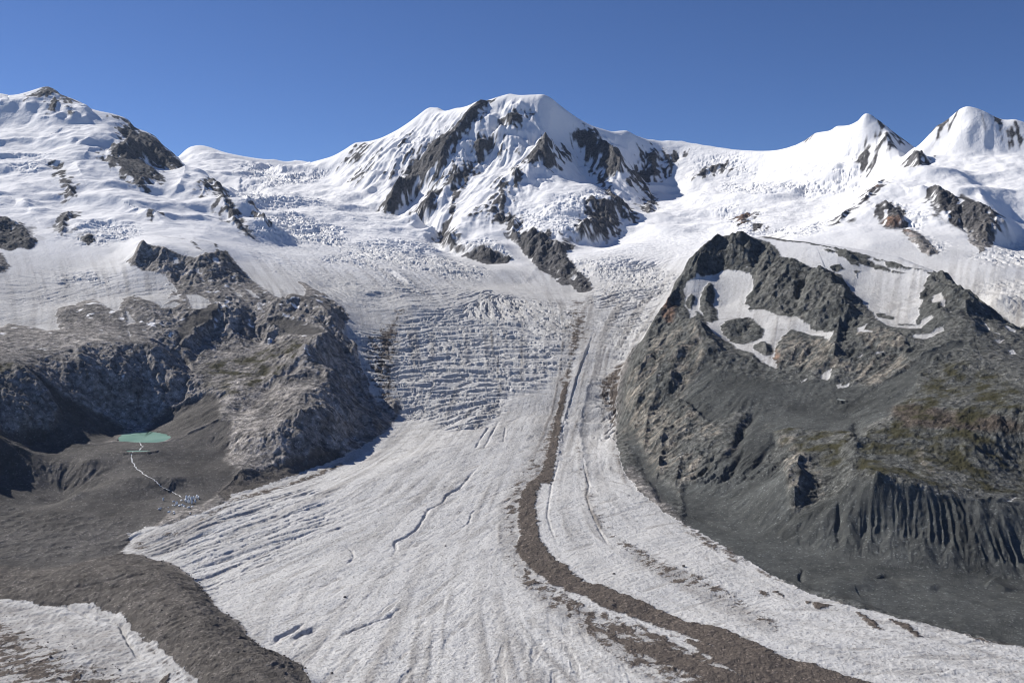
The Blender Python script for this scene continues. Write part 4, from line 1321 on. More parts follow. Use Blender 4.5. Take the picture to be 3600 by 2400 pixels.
# colour masks -------------------------------------------------------------
slope2 = blur(slope_dir(Z)[2], 1)
v_soft = fbm(X, Y, 300, 3, 411)
dirt_n = grit + 0.10 * stB + np.clip(aDIRT * 16, 0, 0.34)
dirt = (1 - rock) * np.maximum(dirt_r * sstep(0.02, 0.34, dirt_n - 0.05), debris)
dirt = np.maximum(dirt, (1 - rock) * sstep(-0.004, 0.003, aMARG + edge * 1.4) * sstep(-0.22, 0.12, dirt_n + 0.5 * ragged))
dirt = np.maximum(dirt, (1 - rock) * sstep(-0.006, 0.010, aFILM + edge * 2) * np.clip(0.34 + 0.45 * fbm(X, Y, 45, 4, 181, 0.7), 0, 0.7))
band = np.clip(0.16 + 0.16 * flB + 0.12 * flA + 0.10 * v_soft, 0, 0.5) * (0.35 + 0.65 * sstep(-0.3, 0.4, lump + 0.4 * grit))
dirt = np.maximum(dirt, (1 - rock) * sstep(250, -50, Z) * band)
dirt = np.maximum(dirt, (1 - rock) * sstep(-0.004, 0.004, areas(GREY) + edge) * np.clip(0.30 + 0.22 * flA + 0.25 * grit, 0, 0.75))
dirt = np.maximum(dirt, tongue * 0.35 * sstep(0.9, 2.4, stA + 0.4 * stB))
veg_m = rock * np.clip(veg * sstep(-0.25, 0.35, fbm(X, Y, 70, 4, 161, 0.6)) * (1 - 0.8 * sstep(0.5, 0.95, slope2)), 0, 1)
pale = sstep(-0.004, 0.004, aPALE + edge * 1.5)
heath = sstep(-0.006, 0.006, aHEATH + edge * 1.5)
rust = sstep(-0.002, 0.003, aRUST + edge)
fleck = rock * (1 - scree) * sstep(150, -50, Z) * sstep(0.50, 0.64, fbm(X, Y, 60, 4, 171, 0.6) + 0.25 * sstep(-320, -50, Z) - 0.2 * veg) * (X < 500)
rockm = rock * (1 - fleck)

# colours of the stone; the pale moraine crest strip has sunlight painted in
def mixc(a, b, m):
    return a + (b - a) * m[..., None]


def col(*c):
    return np.array(c, F32)


right_rock = areas("[1400-4200] W 1400,1100 1430,880 1470,780 1540,660 1600,570 1690,525 1760,530 2000,560 2200,640 2500,820 2500,1520 2200,1470 1800,1345 1600,1230 1450,1070")
rr = sstep(-0.01, 0.01, right_rock)
left_rock = sstep(4900, 4500, R) * (1 - rr)
brown = np.maximum(sstep(-0.006, 0.006, lm + edge), debris * (1 - rr))
v1 = fbm(X, Y, 220, 4, 201, 0.6)
v2 = fbm(X, Y, 40, 3, 211, 0.6)
tint = np.ones((NT, NS, 1), F32) * col(.098, .096, .098)
tint = mixc(tint, col(.145, .138, .133), left_rock)
tint = mixc(tint, col(.315, .292, .270), left_rock * np.clip(0.22 + 0.5 * v1 + 0.9 * v2 + 0.45 * crag2, 0, 1) * (1 - scree))
tint = mixc(tint, col(.092, .095, .090), rr)
tint = mixc(tint, col(.150, .145, .132), rr * np.clip(0.12 + 0.5 * v1 + 0.35 * v2, 0, 1) * (1 - scree))
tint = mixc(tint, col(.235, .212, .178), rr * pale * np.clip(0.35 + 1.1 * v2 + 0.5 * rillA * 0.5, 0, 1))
tint = mixc(tint, col(.370, .342, .315), left_rock * pale * np.clip(0.25 + 1.2 * v2 + 0.5 * crag2, 0, 1) * (1 - scree))
tint = mixc(tint, col(.080, .062, .050), heath * 0.8)
tint = mixc(tint, col(.210, .125, .085), rust * np.clip(0.6 + 0.8 * v2, 0, 1))
tint = mixc(tint, col(.094, .089, .085), scree * left_rock)
tint = mixc(tint, col(.072, .076, .074), scree * rr * 0.8)
tint = mixc(tint, col(.108, .098, .089), brown)
tint *= (1 + 0.22 * v1 + 0.16 * v2 + brown * (0.35 * v2 + 0.25 * grit) + scree * (0.30 * v1 + 0.10 * np.clip(rillB, -2, 2) * steep))[..., None]

# water levels: the beds are sunk under them
WATER = []
for s_, F_ in (("[2600-3400] D 810,1275 815,1250 840,1225 880,1212 960,1205 1020,1200 1090,1208 1150,1218 1180,1240 1170,1255 1130,1275 1080,1283 1000,1284 900,1280", LAKE),
               ("D 865,1345 900,1338 980,1335 1045,1338 1000,1347 940,1352 880,1351", POND),
               ("F 1060,985 1070,978 1115,982 1122,992 1090,1000 1065,996", TARN)):
    lo = hi = None
    if s_[0] == '[':
        lo, hi = 2600, 3400
        s_ = s_.split('] ')[1]
    g_ = outline(s_, lo, hi, 4.0)
    m_ = F_ > -0.0005
    zw = float(np.median(Z[m_]))
    rim = (F_ > -0.006) & (F_ <= 0)
    Z[rim] = np.maximum(Z[rim], zw + 0.25)
    Z[F_ > 0] = zw - 1.5
    WATER.append((g_, zw))


def height(g):
    a = np.clip((g[:, 0] - TH0) / DT, 0, NT - 1.01)
    b = np.clip((g[:, 1] - S0) / DS, 0, NS - 1.01)
    i, j = a.astype(int), b.astype(int)
    u, v = a - i, b - j
    return (Z[i, j] * (1 - u) + Z[i + 1, j] * u) * (1 - v) + (Z[i, j + 1] * (1 - u) + Z[i + 1, j + 1] * u) * v


def world(g, dz=0.0, z=None):
    r = np.exp(g[:, 1])
    h = height(g) if z is None else np.full(len(g), z)
    return np.stack([np.sin(g[:, 0]) * r, np.cos(g[:, 0]) * r, h + dz + CAM_H], 1)


# which landform each patch of ground belongs to
FORMS = [
    ('mountain', 'broad snow mountain with a small dark rocky summit and a black rock wall', 'mountain',
     "[4050-12400] W -900,150 110,150 430,380 615,498 596,540 586,655 600,660 560,665 480,655 400,690 300,690 200,690 100,745 -900,760"),
    ('mountain', 'tall central snow mountain streaked with slanting ribs of dark rock', 'mountain',
     "[4700-12400] W 640,330 760,400 860,480 940,510 1010,560 1060,600 1150,612 1230,620 1350,675 1365,650 1320,590 1400,552 1560,505 1740,400 1800,355 1700,250 1200,100 800,250"),
    ('mountain', 'snow peak with a sharp white tip and dark rocky flank', 'mountain',
     "[5600-12400] W 1740,400 1800,352 1985,200 2105,345 2080,390 2040,430 1960,470 1900,440 1800,430"),
    ('mountain', 'rounded snow peak with a black rock step on its shoulder', 'mountain',
     "[5700-12400] W 2075,385 2105,345 2200,200 2900,200 2900,390 2352,385 2200,380 2130,372"),
    ('hill', 'white snow dome with two dark rock patches on its front', 'hill',
     "[4300-5800] W 1820,545 1900,520 1980,470 2060,400 2130,372 2200,380 2260,440 2310,490 2320,560 2290,585 2200,595 2100,600 1950,575"),
    ('mountain', 'dark rock mountain with snow couloirs above the glacier bend', 'mountain',
     "[1400-4100] W 1420,910 1424,870 1432,838 1448,815 1476,784 1500,740 1540,680 1555,640 1580,600 1618,564 1648,540 1690,530 1760,540 1850,550 1950,565 2070,588 2150,620 2200,660 2300,728 2480,840 2480,1140 2352,1160 2150,1128 2010,1103 1900,1190 1840,1185 1780,1130 1700,1170 1560,1110 1477,1122 1457,1088 1444,1048 1438,980"),
    ('terrain', 'gullied dark moraine wall along the outer edge of the glacier', 'moraine wall',
     "[1300-2700] W 1457,1088 1477,1122 1560,1110 1700,1170 1780,1130 1840,1185 1900,1190 2010,1103 2150,1128 2352,1160 2480,1140 2480,1510 2352,1484 2268,1469 2151,1439 2018,1402 1918,1378 1818,1342 1735,1298 1668,1255 1585,1209 1504,1152"),
    ('hill', 'pale grey rock slope below the ice front with the hut on it', 'rock slope',
     "[2450-4900] W -900,760 0,753 100,745 130,760 135,711 200,690 290,685 390,692 400,640 300,605 320,560 400,572 500,560 590,655 690,680 800,720 790,757 824,795 847,898 915,918 897,972 827,1026 784,1050 650,1075 545,1090 500,1060 500,970 430,960 350,985 280,975 180,900 100,800 0,770 -900,780"),
    ('terrain', 'brown stony valley floor around the green lake', 'valley floor',
     "[1900-3600] W -900,770 0,770 100,800 180,900 280,975 350,985 430,960 500,970 500,1060 545,1090 650,1075 784,1050 827,1030 700,1082 560,1128 490,1167 430,1185 330,1210 300,1225 283,1272 200,1290 0,1300 -900,1300"),
    ('terrain', 'broad brown debris ridge between two bodies of pale ice', 'moraine',
     "[1100-2200] W -900,1300 0,1298 200,1288 283,1272 353,1287 437,1322 493,1392 563,1455 633,1495 697,1535 760,1680 900,1900 640,1900 500,1680 430,1542 360,1478 300,1428 240,1398 147,1388 0,1375 -900,1378"),
    ('terrain', 'pale dirty ice dotted with dark stones beyond the debris ridge', 'glacier ice',
     "[1040-1900] W -900,1378 0,1375 147,1388 240,1398 300,1428 360,1478 430,1542 500,1680 640,1900 -900,1900"),
    ('terrain', 'narrow brown band of rubble curving down the middle of the glacier', 'medial moraine',
     "H 1430,-20 1390,90 1350,150 1290,190 1240,280 1220,380 1230,500 1240,560 1200,640 1250,700 1290,760 1370,830 1460,890 1560,930 1680,980 1790,1040 1900,1080 2050,1120 2352,1222 2652,1350 2852,1420 3002,1500 3152,1560 3352,1650 3700,1820 3700,1590 3452,1500 3252,1440 3002,1370 2852,1300 2652,1210 2502,1170 2352,1140 2150,1040 2000,980 1800,900 1660,860 1590,810 1500,730 1440,680 1390,620 1350,540 1340,430 1330,330 1340,270 1380,170 1420,100 1450,-20"),
]
FORM = np.zeros((NT, NS), np.int8)
for q, (n_, l_, c_, s_) in enumerate(FORMS):
    FORM[areas(s_) > 0] = q + 1
kk = int(np.searchsorted(Sv, math.log(5500)))
crest = kk + np.argmax((Z / R)[:, kk:], axis=1)
for i in range(NT):
    k = crest[i]
    FORM[i, k - 1:] = FORM[i, max(k - 4, 0)]
far0 = FORM[:, -1] == 0
FORM[:, kk + 5:][(FORM[:, kk + 5:] == 0) & (R[:, kk + 5:] > 7900)] = 0

# ------------------------------------------------------------------ building the meshes
def clean_mat(name):
    m = bpy.data.materials.new(name)
    m.use_nodes = True
    return m, m.node_tree.nodes, m.node_tree.links, m.node_tree.nodes['Principled BSDF']


class NT_:
    """short hand for shader nodes"""
    def __init__(s, n, l):
        s.n, s.l = n, l

    def put(s, sock, v):
        if isinstance(v, bpy.types.NodeSocket):
            s.l.new(v, sock)
        elif isinstance(v, (tuple, list)) and len(v) == 3 and sock.type == 'RGBA':
            sock.default_value = (*v, 1)
        else:
            sock.default_value = v

    def math(s, op, a, b=0.0, clamp=False):
        m = s.n.new('ShaderNodeMath')
        m.operation, m.use_clamp = op, clamp
        s.put(m.inputs[0], a)
        s.put(m.inputs[1], b)
        return m.outputs[0]

    def mix(s, f, a, b, mode='MIX'):
        m = s.n.new('ShaderNodeMix')
        m.data_type, m.blend_type = 'RGBA', mode
        s.put(m.inputs[0], f)
        s.put(m.inputs[6], a)
        s.put(m.inputs[7], b)
        return m.outputs[2]

    def noise(s, vec, size, detail=3.0, rough=0.55, kind='FBM'):
        t = s.n.new('ShaderNodeTexNoise')
        t.noise_type = kind
        s.l.new(vec, t.inputs['Vector'])
        t.inputs['Scale'].default_value = 1.0 / size
        t.inputs['Detail'].default_value = detail
        t.inputs['Roughness'].default_value = rough
        return t.outputs[0]

    def attr(s, name):
        a = s.n.new('ShaderNodeAttribute')
        a.attribute_name = name
        return a

    def ramp(s, v, lo, hi):
        m = s.n.new('ShaderNodeMapRange')
        m.interpolation_type = 'SMOOTHSTEP'
        s.put(m.inputs[0], v)
        m.inputs[1].default_value, m.inputs[2].default_value = lo, hi
        return m.outputs[0]


def land_material(name):
    m, n, l, bs = clean_mat(name)
    k = NT_(n, l)
    P = n.new('ShaderNodeTexCoord').outputs['Object']
    cov, tin = k.attr('cover'), k.attr('tint')
    sep = n.new('ShaderNodeSeparateColor')
    l.new(cov.outputs['Color'], sep.inputs[0])
    rock_, dirt_, veg_ = sep.outputs
    ice_ = cov.outputs['Alpha']
    n1, n2, n3 = k.noise(P, 16, 4, .6), k.noise(P, 4.5, 3, .6), k.noise(P, 70, 4, .6)
    vor = n.new('ShaderNodeTexVoronoi')
    l.new(P, vor.inputs['Vector'])
    vor.inputs['Scale'].default_value = 1 / 3.4
    stone = k.ramp(vor.outputs['Distance'], 0.45, 0.05)
    # stone
    nr = k.noise(P, 22, 5, .65, 'RIDGED_MULTIFRACTAL')
    v = k.math('MULTIPLY_ADD', k.ramp(n1, .25, .75), 1.25)
    v.node.inputs[2].default_value = 0.42
    v2_ = k.math('MULTIPLY_ADD', n2, 0.9)
    v2_.node.inputs[2].default_value = 0.55
    rc = k.mix(1.0, tin.outputs['Color'], v, 'MULTIPLY')
    rc = k.mix(1.0, rc, v2_, 'MULTIPLY')
    soft_ = k.math('MULTIPLY_ADD', n3, 0.55)
    soft_.node.inputs[2].default_value = 0.75
    calm = k.mix(1.0, tin.outputs['Color'], soft_, 'MULTIPLY')
    rc = k.mix(k.math('MULTIPLY_ADD', tin.outputs['Alpha'], 0.85), calm, rc)
    rc.node.inputs[0].links[0].from_node.inputs[2].default_value = 0.15
    cell = n.new('ShaderNodeSeparateColor')
    l.new(vor.outputs['Color'], cell.inputs[0])
    vc_ = k.math('MULTIPLY_ADD', k.math('POWER', cell.outputs[0], 14.0), 1.0)
    vc_.node.inputs[2].default_value = 0.92
    rc = k.mix(1.0, rc, vc_, 'MULTIPLY')
    # dirt on ice
    dc = k.mix(n3, (.090, .076, .066), (.150, .126, .108))
    dc = k.mix(1.0, dc, v2_, 'MULTIPLY')
    dc = k.mix(1.0, dc, vc_, 'MULTIPLY')
    # plants
    vc = k.mix(n1, (.034, .034, .018), (.070, .064, .036))
    # snow and ice
    sc = (0.87, 0.87, 0.87)
    ic = k.mix(n1, (0.47, 0.465, 0.455), (0.67, 0.665, 0.65))
    ic = k.mix(k.ramp(n2, .52, .72), ic, (0.29, 0.278, 0.26))
    wc = k.mix(ice_, sc, ic)
    c = k.mix(rock_, wc, rc)
    c = k.mix(dirt_, c, dc)
    c = k.mix(veg_, c, vc)
    l.new(c, bs.inputs['Base Color'])
    bs.inputs['Roughness'].default_value = 0.9
    bs.inputs['Specular IOR Level'].default_value = 0.1
    # fine relief
    hard = k.math('MULTIPLY', k.math('MAXIMUM', rock_, dirt_), k.math('MAXIMUM', tin.outputs['Alpha'], dirt_))
    bare = k.math('MAXIMUM', rock_, dirt_)
    h = k.math('ADD', k.math('MULTIPLY', n1, 5.2), k.math('MULTIPLY', n2, 2.6))
    h = k.math('ADD', h, k.math('MULTIPLY', nr, 3.4))
    h = k.math('MULTIPLY', h, hard)
    h = k.math('ADD', h, k.math('MULTIPLY', k.math('MULTIPLY', stone, 1.0), k.math('MULTIPLY', bare, k.math('SUBTRACT', 1.25, tin.outputs['Alpha']))))
    hi = k.math('ADD', k.math('MULTIPLY', n1, 2.4), k.math('MULTIPLY', n2, 1.8))
    hi = k.math('MULTIPLY', hi, k.math('MULTIPLY', ice_, k.math('SUBTRACT', 1.0, bare)))
    hs = k.math('ADD', k.math('MULTIPLY', n1, 1.6), k.math('MULTIPLY', n3, 7.0))
    hs = k.math('MULTIPLY', hs, k.math('MULTIPLY', k.math('SUBTRACT', 1.0, ice_), k.math('SUBTRACT', 1.0, bare)))
    h = k.math('ADD', h, hi)
    h = k.math('ADD', h, hs)
    b = n.new('ShaderNodeBump')
    b.inputs['Strength'].default_value = 1.0
    b.inputs['Distance'].default_value = 1.0
    l.new(h, b.inputs['Height'])
    l.new(b.outputs[0], bs.inputs['Normal'])
    return m


LAND = land_material('alpine_ground')


def mesh_from(name, verts, faces, mat, smooth=True):
    me = bpy.data.meshes.new(name)
    verts, faces = np.asarray(verts, F32), np.asarray(faces, np.int32)
    me.vertices.add(len(verts))
    me.vertices.foreach_set('co', verts.ravel())
    k = faces.shape[1]
    me.loops.add(faces.size)
    me.loops.foreach_set('vertex_index', faces.ravel())
    me.polygons.add(len(faces))
    me.polygons.foreach_set('loop_start', np.arange(0, faces.size, k, dtype=np.int32))
    me.polygons.foreach_set('use_smooth', np.full(len(faces), smooth))
    me.update(calc_edges=True)
    me.materials.append(mat)
    return me


def link(name, me, label=None, cat=None, kind=None, group=None, parent=None):
    o = bpy.data.objects.new(name, me)
    COL.objects.link(o)
    for k, v in (('label', label), ('category', cat), ('kind', kind), ('group', group)):
        if v:
            o[k] = v
    if parent:
        o.parent = parent
    return o


ALLV = np.stack([X, Y, Z + F32(CAM_H)], -1).reshape(-1, 3)
COVER = np.stack([rockm, dirt, veg_m, ice], -1).reshape(-1, 4).astype(F32)
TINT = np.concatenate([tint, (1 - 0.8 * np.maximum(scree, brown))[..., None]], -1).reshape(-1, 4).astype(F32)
ii_, jj_ = np.meshgrid(np.arange(NT - 1), np.arange(NS - 1), indexing='ij')
base = (ii_ * NS + jj_).ravel()
QUADS = np.stack([base, base + NS, base + NS + 1, base + 1], -1)
QF = FORM[:-1, :-1].ravel()


def land(q, name, label, cat):
    F = QUADS[QF == q]
    if len(F) == 0:
        return
    used = np.zeros(len(ALLV), bool)
    used[F.ravel()] = True
    idx = np.cumsum(used) - 1
    me = mesh_from(name, ALLV[used], idx[F], LAND)
    for nm, src in (('cover', COVER), ('tint', TINT)):
        a = me.attributes.new(nm, 'FLOAT_COLOR', 'POINT')
        a.data.foreach_set('color', src[used].ravel())
    link(name, me, label, cat, 'structure')


land(0, 'glacier', 'wide pale glacier flowing down from the snow basins and past the dark mountain', 'glacier')
for q, (n_, l_, c_, s_) in enumerate(FORMS):
    land(q + 1, n_, l_, c_)

# water
for q, (g_, zw) in enumerate(WATER):
    m, n, l, bs = clean_mat('lake_water')
    k = NT_(n, l)
    P = n.new('ShaderNodeTexCoord').outputs['Object']
    a, b = ((.155, .285, .235), (.220, .360, .300)) if q < 2 else ((.42, .47, .45), (.5, .53, .5))
    l.new(k.mix(k.ramp(k.noise(P, 70, 4), .35, .65), a, b), bs.inputs['Base Color'])
    bs.inputs['Roughness'].default_value = 0.45
    bs.inputs['Specular IOR Level'].default_value = 0.25
    w = world(g_, 0, zw)
    w[:, :2] += np.stack([_perlin(w[:, 0] / 14, w[:, 1] / 14), _perlin(w[:, 1] / 14 + 9, w[:, 0] / 14)], 1) * (11 if q == 0 else 2.0)
    c_ = w.mean(0)
    V = np.concatenate([w, c_[None]])
    nn = len(w)
    Fq = np.array([[i, (i + 1) % nn, nn] for i in range(nn)])
    nrm = np.cross(V[Fq[:, 1]] - V[Fq[:, 0]], V[Fq[:, 2]] - V[Fq[:, 0]])[:, 2].sum()
    if nrm < 0:
        Fq = Fq[:, ::-1]
    link('lake', mesh_from('lake', V, Fq, m, False),
         ['milky green lake in the stony valley below the rock slope', 'thin sliver of green pond just below the milky lake', 'tiny pale tarn on the dark shelf of the rock mountain'][q],
         'lake', 'structure')


def ribbon(name, s, width, mat, label, cat, lift=0.6, seed=3):
    g = path(s, 3.0)
    w = world(g, lift)
    r_ = random.Random(seed)
    V, Fq = [], []
    for i in range(len(w)):
        d = w[min(i + 1, len(w) - 1)] - w[max(i - 1, 0)]
        p = np.array([-d[1], d[0], 0]) / (math.hypot(d[0], d[1]) + 1e-6)
        a = width * r_.uniform(0.3, 1.0)
        o = p * r_.uniform(-0.5, 0.5) * width
        V += [w[i] + o - p * a / 2, w[i] + o + p * a / 2]
        if i:
            Fq.append([2 * i - 2, 2 * i, 2 * i + 1, 2 * i - 1])
    link(name, mesh_from(name, np.array(V), np.array(Fq), mat, False), label, cat, 'structure')


m, n, l, bs = clean_mat('white_water')
k = NT_(n, l)
l.new(k.mix(k.noise(n.new('ShaderNodeTexCoord').outputs['Object'], 6, 2), (.35, .36, .35), (.85, .86, .86)), bs.inputs['Base Color'])
bs.inputs['Roughness'].default_value = 0.6
ribbon('river', "D 960,1284 968,1300 985,1315 975,1325 960,1336", 4.5, m, 'short white cascade between the lake and the pond', 'stream')
ribbon('river', "D 918,1353 905,1380 910,1410 925,1440 950,1470 985,1500 1020,1525 1060,1545 1105,1578 1120,1590 1150,1605 1200,1632 1250,1662", 4.2, m, 'thin white meltwater stream running from the pond to the ice blocks', 'stream')

# ------------------------------------------------------------------ loose stones and ice
def stone_mesh(name, seed, mat, tall=1.0, blocky=0.35):
    import bmesh
    r_ = random.Random(seed)
    bm = bmesh.new()
    bmesh.ops.create_icosphere(bm, subdivisions=2, radius=1.0)
    planes = []
    for _ in range(9):
        v = np.array([r_.gauss(0, 1) for _ in range(3)])
        planes.append((v / np.linalg.norm(v), r_.uniform(0.55, 0.9)))
    sc = (r_.uniform(.8, 1.15), r_.uniform(.7, 1.0), r_.uniform(.6, .85) * tall)
    for v in bm.verts:
        p = np.array(v.co)
        for nrm, d in planes:
            e = p @ nrm - d
            if e > 0:
                p = p - nrm * e
        p = p * (1 + r_.uniform(-.05, .05)) * np.array(sc)
        v.co = p
    me = bpy.data.meshes.new(name)
    bm.to_mesh(me)
    bm.free()
    me.materials.append(mat)
    return me


m, n, l, bs = clean_mat('boulder_stone')
k = NT_(n, l)
P = n.new('ShaderNodeTexCoord').outputs['Object']
oi = n.new('ShaderNodeObjectInfo').outputs['Random']
c = k.mix(oi, (.060, .052, .046), (.135, .118, .105))
l.new(k.mix(1.0, c, k.math('ADD', k.noise(P, .6, 3), 0.5), 'MULTIPLY'), bs.inputs['Base Color'])
bs.inputs['Roughness'].default_value = 0.9
STONES = [stone_mesh('boulder', 50 + q, m) for q in range(7)]
rs = random.Random(21)


def inside(poly, x, y):
    c = False
    for (x0, y0), (x1, y1) in zip(poly, np.roll(poly, -1, axis=0)):
        if (y0 > y) != (y1 > y) and x < (x1 - x0) * (y - y0) / (y1 - y0) + x0:
            c = not c
    return c


def scatter(s, n, smin, smax):
    poly = pts(s)
    out = []
    while len(out) < n:
        x, y = rs.uniform(*[f(poly[:, 0]) for f in (np.min, np.max)]), rs.uniform(*[f(poly[:, 1]) for f in (np.min, np.max)])
        if inside(poly, x, y):
            out.append((x, y, smin + (smax - smin) * rs.random() ** 3))
    return out


def put_stones(spots, label, group):
    g = ground(np.array([(x, y) for x, y, _ in spots]))
    w = world(g)
    for (x, y, sz), p in zip(spots, w):
        o = link('boulder', rs.choice(STONES), label, 'boulder', None, group)
        o.location = (p[0], p[1], p[2] + sz * 0.2)
        o.rotation_euler = (rs.uniform(-.3, .3), rs.uniform(-.3, .3), rs.uniform(0, 6.28))
        o.scale = (sz, sz, sz)


put_stones(scatter("G 20,1060 300,1150 600,1300 860,1480 1020,1560 20,1560", 92, 0.9, 2.2), 'dark stone lying on the pale dirty ice beyond the debris ridge', 'stones scattered on the small pale glacier')
edge_line = pts("G 960,690 1060,725 1150,740 1250,785 1310,835 1370,885 1390,930 1440,985 1480,1045 1560,1105 1640,1155 1690,1235 1760,1295 1830,1345 1970,1400 2050,1425 2090,1475 2130,1560")
ed = []
for _ in range(70):
    q = rs.uniform(0, len(edge_line) - 1.01)
    a = edge_line[int(q)] + (edge_line[int(q) + 1] - edge_line[int(q)]) * (q % 1)
    ed.append((a[0] + rs.gauss(2, 3.5), a[1] + rs.gauss(0, 2.0), rs.uniform(1.0, 2.6)))
put_stones(ed, 'dark stone at the edge where the debris ridge meets the main glacier', 'stones along the edge of the debris ridge')
put_stones(scatter("G 500,800 900,740 1200,880 1380,1020 1550,1250 1800,1420 2040,1560 1450,1560 1150,1250 900,1080 500,960", 55, 1.0, 2.4), 'grey brown boulder on top of the broad debris ridge', 'boulders on the debris ridge')
put_stones(scatter("H 1300,300 1330,500 1400,680 1600,840 1900,980 2340,1150 2340,1210 1900,1070 1500,880 1280,720 1250,480", 40, 1.0, 2.4), 'dark boulder on the brown rubble band of the glacier', 'boulders on the rubble band')
for x, y, s_, lb in ((1570, 1303, 4.2, 'big dark boulder on pale ice beside the thin dirt line, apart from the others'),
                     (1410, 1317, 3.0, 'lone dark boulder on clean white ice between the two dirt lines'),
                     (1230, 1187, 3.2, 'dark boulder on the outer rim of the rubble band at its narrow bend'),
                     (1023, 1254, 2.6, 'lone dark stone on the open ice beside a melt channel'),
                     (792, 1372, 3.0, 'dark stone on the clean ice at the end of a long crack'),
                     (547, 1548, 0, ''), (762, 1546, 2.6, 'lone dark stone on the ice just off the tip of the debris ridge'),
                     (116, 1511, 3.2, 'largest dark boulder on the dirty ice beyond the debris ridge'),
                     (1408, 1392, 3.0, 'pale topped boulder riding on the rubble band past its bend')):
    if lb:
        put_stones([(x, y, s_)], lb, None)

m, n, l, bs = clean_mat('block_ice')
k = NT_(n, l)
P = n.new('ShaderNodeTexCoord').outputs['Object']
l.new(k.mix(k.noise(P, .8, 3), (.78, .82, .84), (.92, .93, .93)), bs.inputs['Base Color'])
bs.inputs['Roughness'].default_value = 0.6
ICE = [stone_mesh('ice_block', 80 + q, m, 1.1) for q in range(4)]
SLAB = [stone_mesh('ice_block', 90 + q, m, 2.6) for q in range(4)]
for x, y, s_, sl_ in ((1285, 300, 4.6, 1), (1303, 296, 4.2, 1), (1320, 306, 4.4, 1), (1337, 300, 4.0, 1), (1356, 294, 4.6, 1), (1368, 300, 4.0, 1),
                      (1280, 322, 4.4, 1), (1300, 328, 4.4, 1), (1322, 334, 4.2, 1), (1345, 325, 3.8, 1), (1218, 340, 4.2, 1), (1125, 305, 3.6, 1),
                      (1195, 315, 3.6, 0), (1205, 345, 3.6, 0), (1235, 350, 4.2, 0), (1255, 345, 3.6, 0), (1250, 310, 3.0, 0), (1270, 355, 3.6, 0),
                      (1300, 362, 4.0, 0), (1325, 352, 2.6, 0), (1190, 342, 2.6, 0), (1096, 370, 4.2, 0), (1108, 362, 2.6, 0), (1165, 390, 4.2, 0),
                      (1198, 390, 3.0, 0), (1200, 403, 3.0, 0), (1310, 400, 2.4, 0), (1345, 410, 2.2, 0), (1160, 355, 2.0, 0)):
    g = ground(pts('G %d,%d' % (x, y + 6)))
    p = world(g)[0]
    o = link('ice_block', rs.choice(SLAB if sl_ else ICE), 'tall upright slab of white ice in the cluster below the stream' if sl_ else 'low white ice block lying around the cluster below the stream',
             'ice block', None, 'upright ice slabs' if sl_ else 'fallen ice blocks')
    o.location = (p[0], p[1], p[2] + s_ * (1.0 if sl_ else 0.25))
    o.rotation_euler = (rs.uniform(-.15, .15), rs.uniform(-.15, .15), rs.uniform(0, 6.28))
    s_ *= 1.35
    w_ = s_ * 0.55 if sl_ else s_ * 0.8
    o.scale = (w_, w_, w_)

# ------------------------------------------------------------------ the mountain hut
def flat_mat(name, c, rough=0.5, metal=0.0, spec=0.4):
    m, n, l, bs = clean_mat(name)
    k = NT_(n, l)
    P = n.new('ShaderNodeTexCoord').outputs['Object']
    a = tuple(x * 0.85 for x in c)
    l.new(k.mix(k.noise(P, 2.5, 3), a, c), bs.inputs['Base Color'])
    bs.inputs['Roughness'].default_value = rough
    bs.inputs['Metallic'].default_value = metal
    bs.inputs['Specular IOR Level'].default_value = spec
    return m


def prism_faces(poly, z0, ztop):
    """walls and a slanted roof over a plan polygon; ztop gives the eaves height at each corner"""
    n = len(poly)
    V = [(x, y, z0) for x, y in poly] + [(x, y, z) for (x, y), z in zip(poly, ztop)]
    return V, [(i, (i + 1) % n, n + (i + 1) % n, n + i) for i in range(n)]


def poly_mesh(name, V, F, mat):
    me = bpy.data.meshes.new(name)
    me.from_pydata([tuple(map(float, v)) for v in V], [], [tuple(f) for f in F])
    me.update()
    me.materials.append(mat)
    return me


g = ground(pts('D 1862,604'))
hp = world(g)[0]
hut = link('mountain_hut', None, 'silvery faceted mountain hut with a blue panel wall on the rock slope', 'hut')
hut.location = (hp[0], hp[1], hp[2] - 2.0)
hut.rotation_euler = (0, 0, -g[0, 0])
plan = [(-7, -5.5), (-1, -8), (7, -6), (9, 1), (4, 8), (-6, 7), (-9, 1)]
tops = [15, 16, 15, 17, 19, 19, 17]
V, F = prism_faces(plan, -3, tops)
link('wall', poly_mesh('wall', V, F, flat_mat('hut_metal', (.62, .66, .70), .45, .2)), parent=hut)
n_ = len(plan)
V = [(x * 1.01, y * 1.01, z + .05) for (x, y), z in zip(plan, tops)] + [(0, 0, 20.5)]
link('roof', poly_mesh('roof', V, [(i, (i + 1) % n_, n_) for i in range(n_)], flat_mat('roof_metal', (.55, .58, .62), .4, .3)), parent=hut)


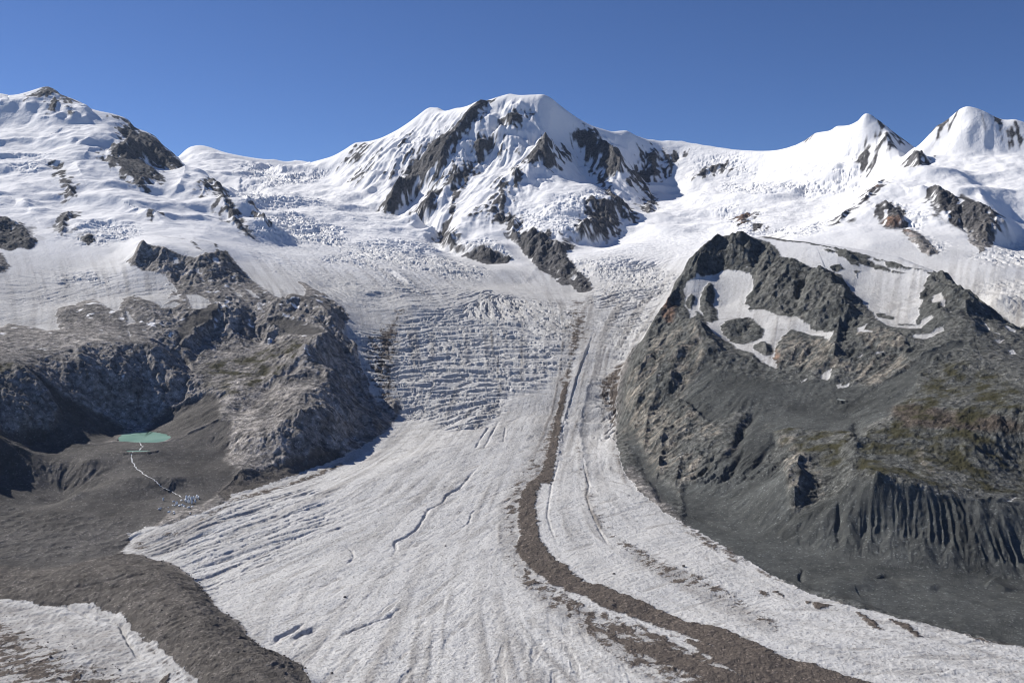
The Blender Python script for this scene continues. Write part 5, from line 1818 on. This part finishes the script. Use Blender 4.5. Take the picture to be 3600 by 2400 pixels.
def facade(i, u0, u1, z0, z1, off):
    (x0, y0), (x1, y1) = plan[i], plan[(i + 1) % n_]
    dx, dy = x1 - x0, y1 - y0
    L = math.hypot(dx, dy)
    ox, oy = dy / L * off, -dx / L * off
    a, b = (x0 + dx * u0 + ox, y0 + dy * u0 + oy), (x0 + dx * u1 + ox, y0 + dy * u1 + oy)
    return [(*a, z0), (*b, z0), (*b, z1), (*a, z1)]


link('solar_panel', poly_mesh('solar_panel', facade(1, .08, .92, 4, 13.5, .12), [(0, 1, 2, 3)], flat_mat('panel_blue', (.09, .20, .48), .25)), parent=hut)
wm = flat_mat('window_glass', (.05, .07, .10), .15)
for i, us in ((0, (.2, .6)), (2, (.2, .6)), (6, (.2, .6))):
    for u in us:
        for z in (2.5, 6.5, 10.5):
            link('window', poly_mesh('window', facade(i, u, u + .2, z, z + 1.8, .1), [(0, 1, 2, 3)], wm), parent=hut)
link('door', poly_mesh('door', facade(0, .42, .56, 0, 2.4, .1), [(0, 1, 2, 3)], flat_mat('door_wood', (.25, .15, .08), .7)), parent=hut)
deck = [(-3, -18), (3, -19), (5, -15), (-2, -14)]
V, F = prism_faces(deck, -6, [-1.5] * 4)
link('terrace', poly_mesh('terrace', V, F + [(4, 5, 6, 7)], flat_mat('terrace_stone', (.45, .44, .42), .8)), parent=hut)

# ------------------------------------------------------------------ thin mountain haze
m = bpy.data.materials.new('haze_air')
m.use_nodes = True
m.node_tree.nodes.remove(m.node_tree.nodes['Principled BSDF'])
pv = m.node_tree.nodes.new('ShaderNodeVolumePrincipled')
pv.inputs['Color'].default_value = (0.62, 0.78, 1.0, 1)
pv.inputs['Density'].default_value = 0.5e-5
pv.inputs['Anisotropy'].default_value = 0.35
m.node_tree.links.new(pv.outputs[0], m.node_tree.nodes['Material Output'].inputs['Volume'])
zlo, zhi = float(ALLV[:, 2].min()) - 1.0, float(ALLV[:, 2].max()) + 25.0
xs, ys = (-float(X.max()) - 900.0, float(X.max()) + 900.0), (-300.0, float(Y.max()) + 300.0)
hv = [(x, y, z) for z in (zlo, zhi) for y in ys for x in xs]
hf = [(0, 2, 3, 1), (4, 5, 7, 6), (0, 1, 5, 4), (2, 6, 7, 3), (0, 4, 6, 2), (1, 3, 7, 5)]
link('haze', poly_mesh('haze', hv, hf, m), 'thin blue haze filling the valley air', 'haze', 'stuff')
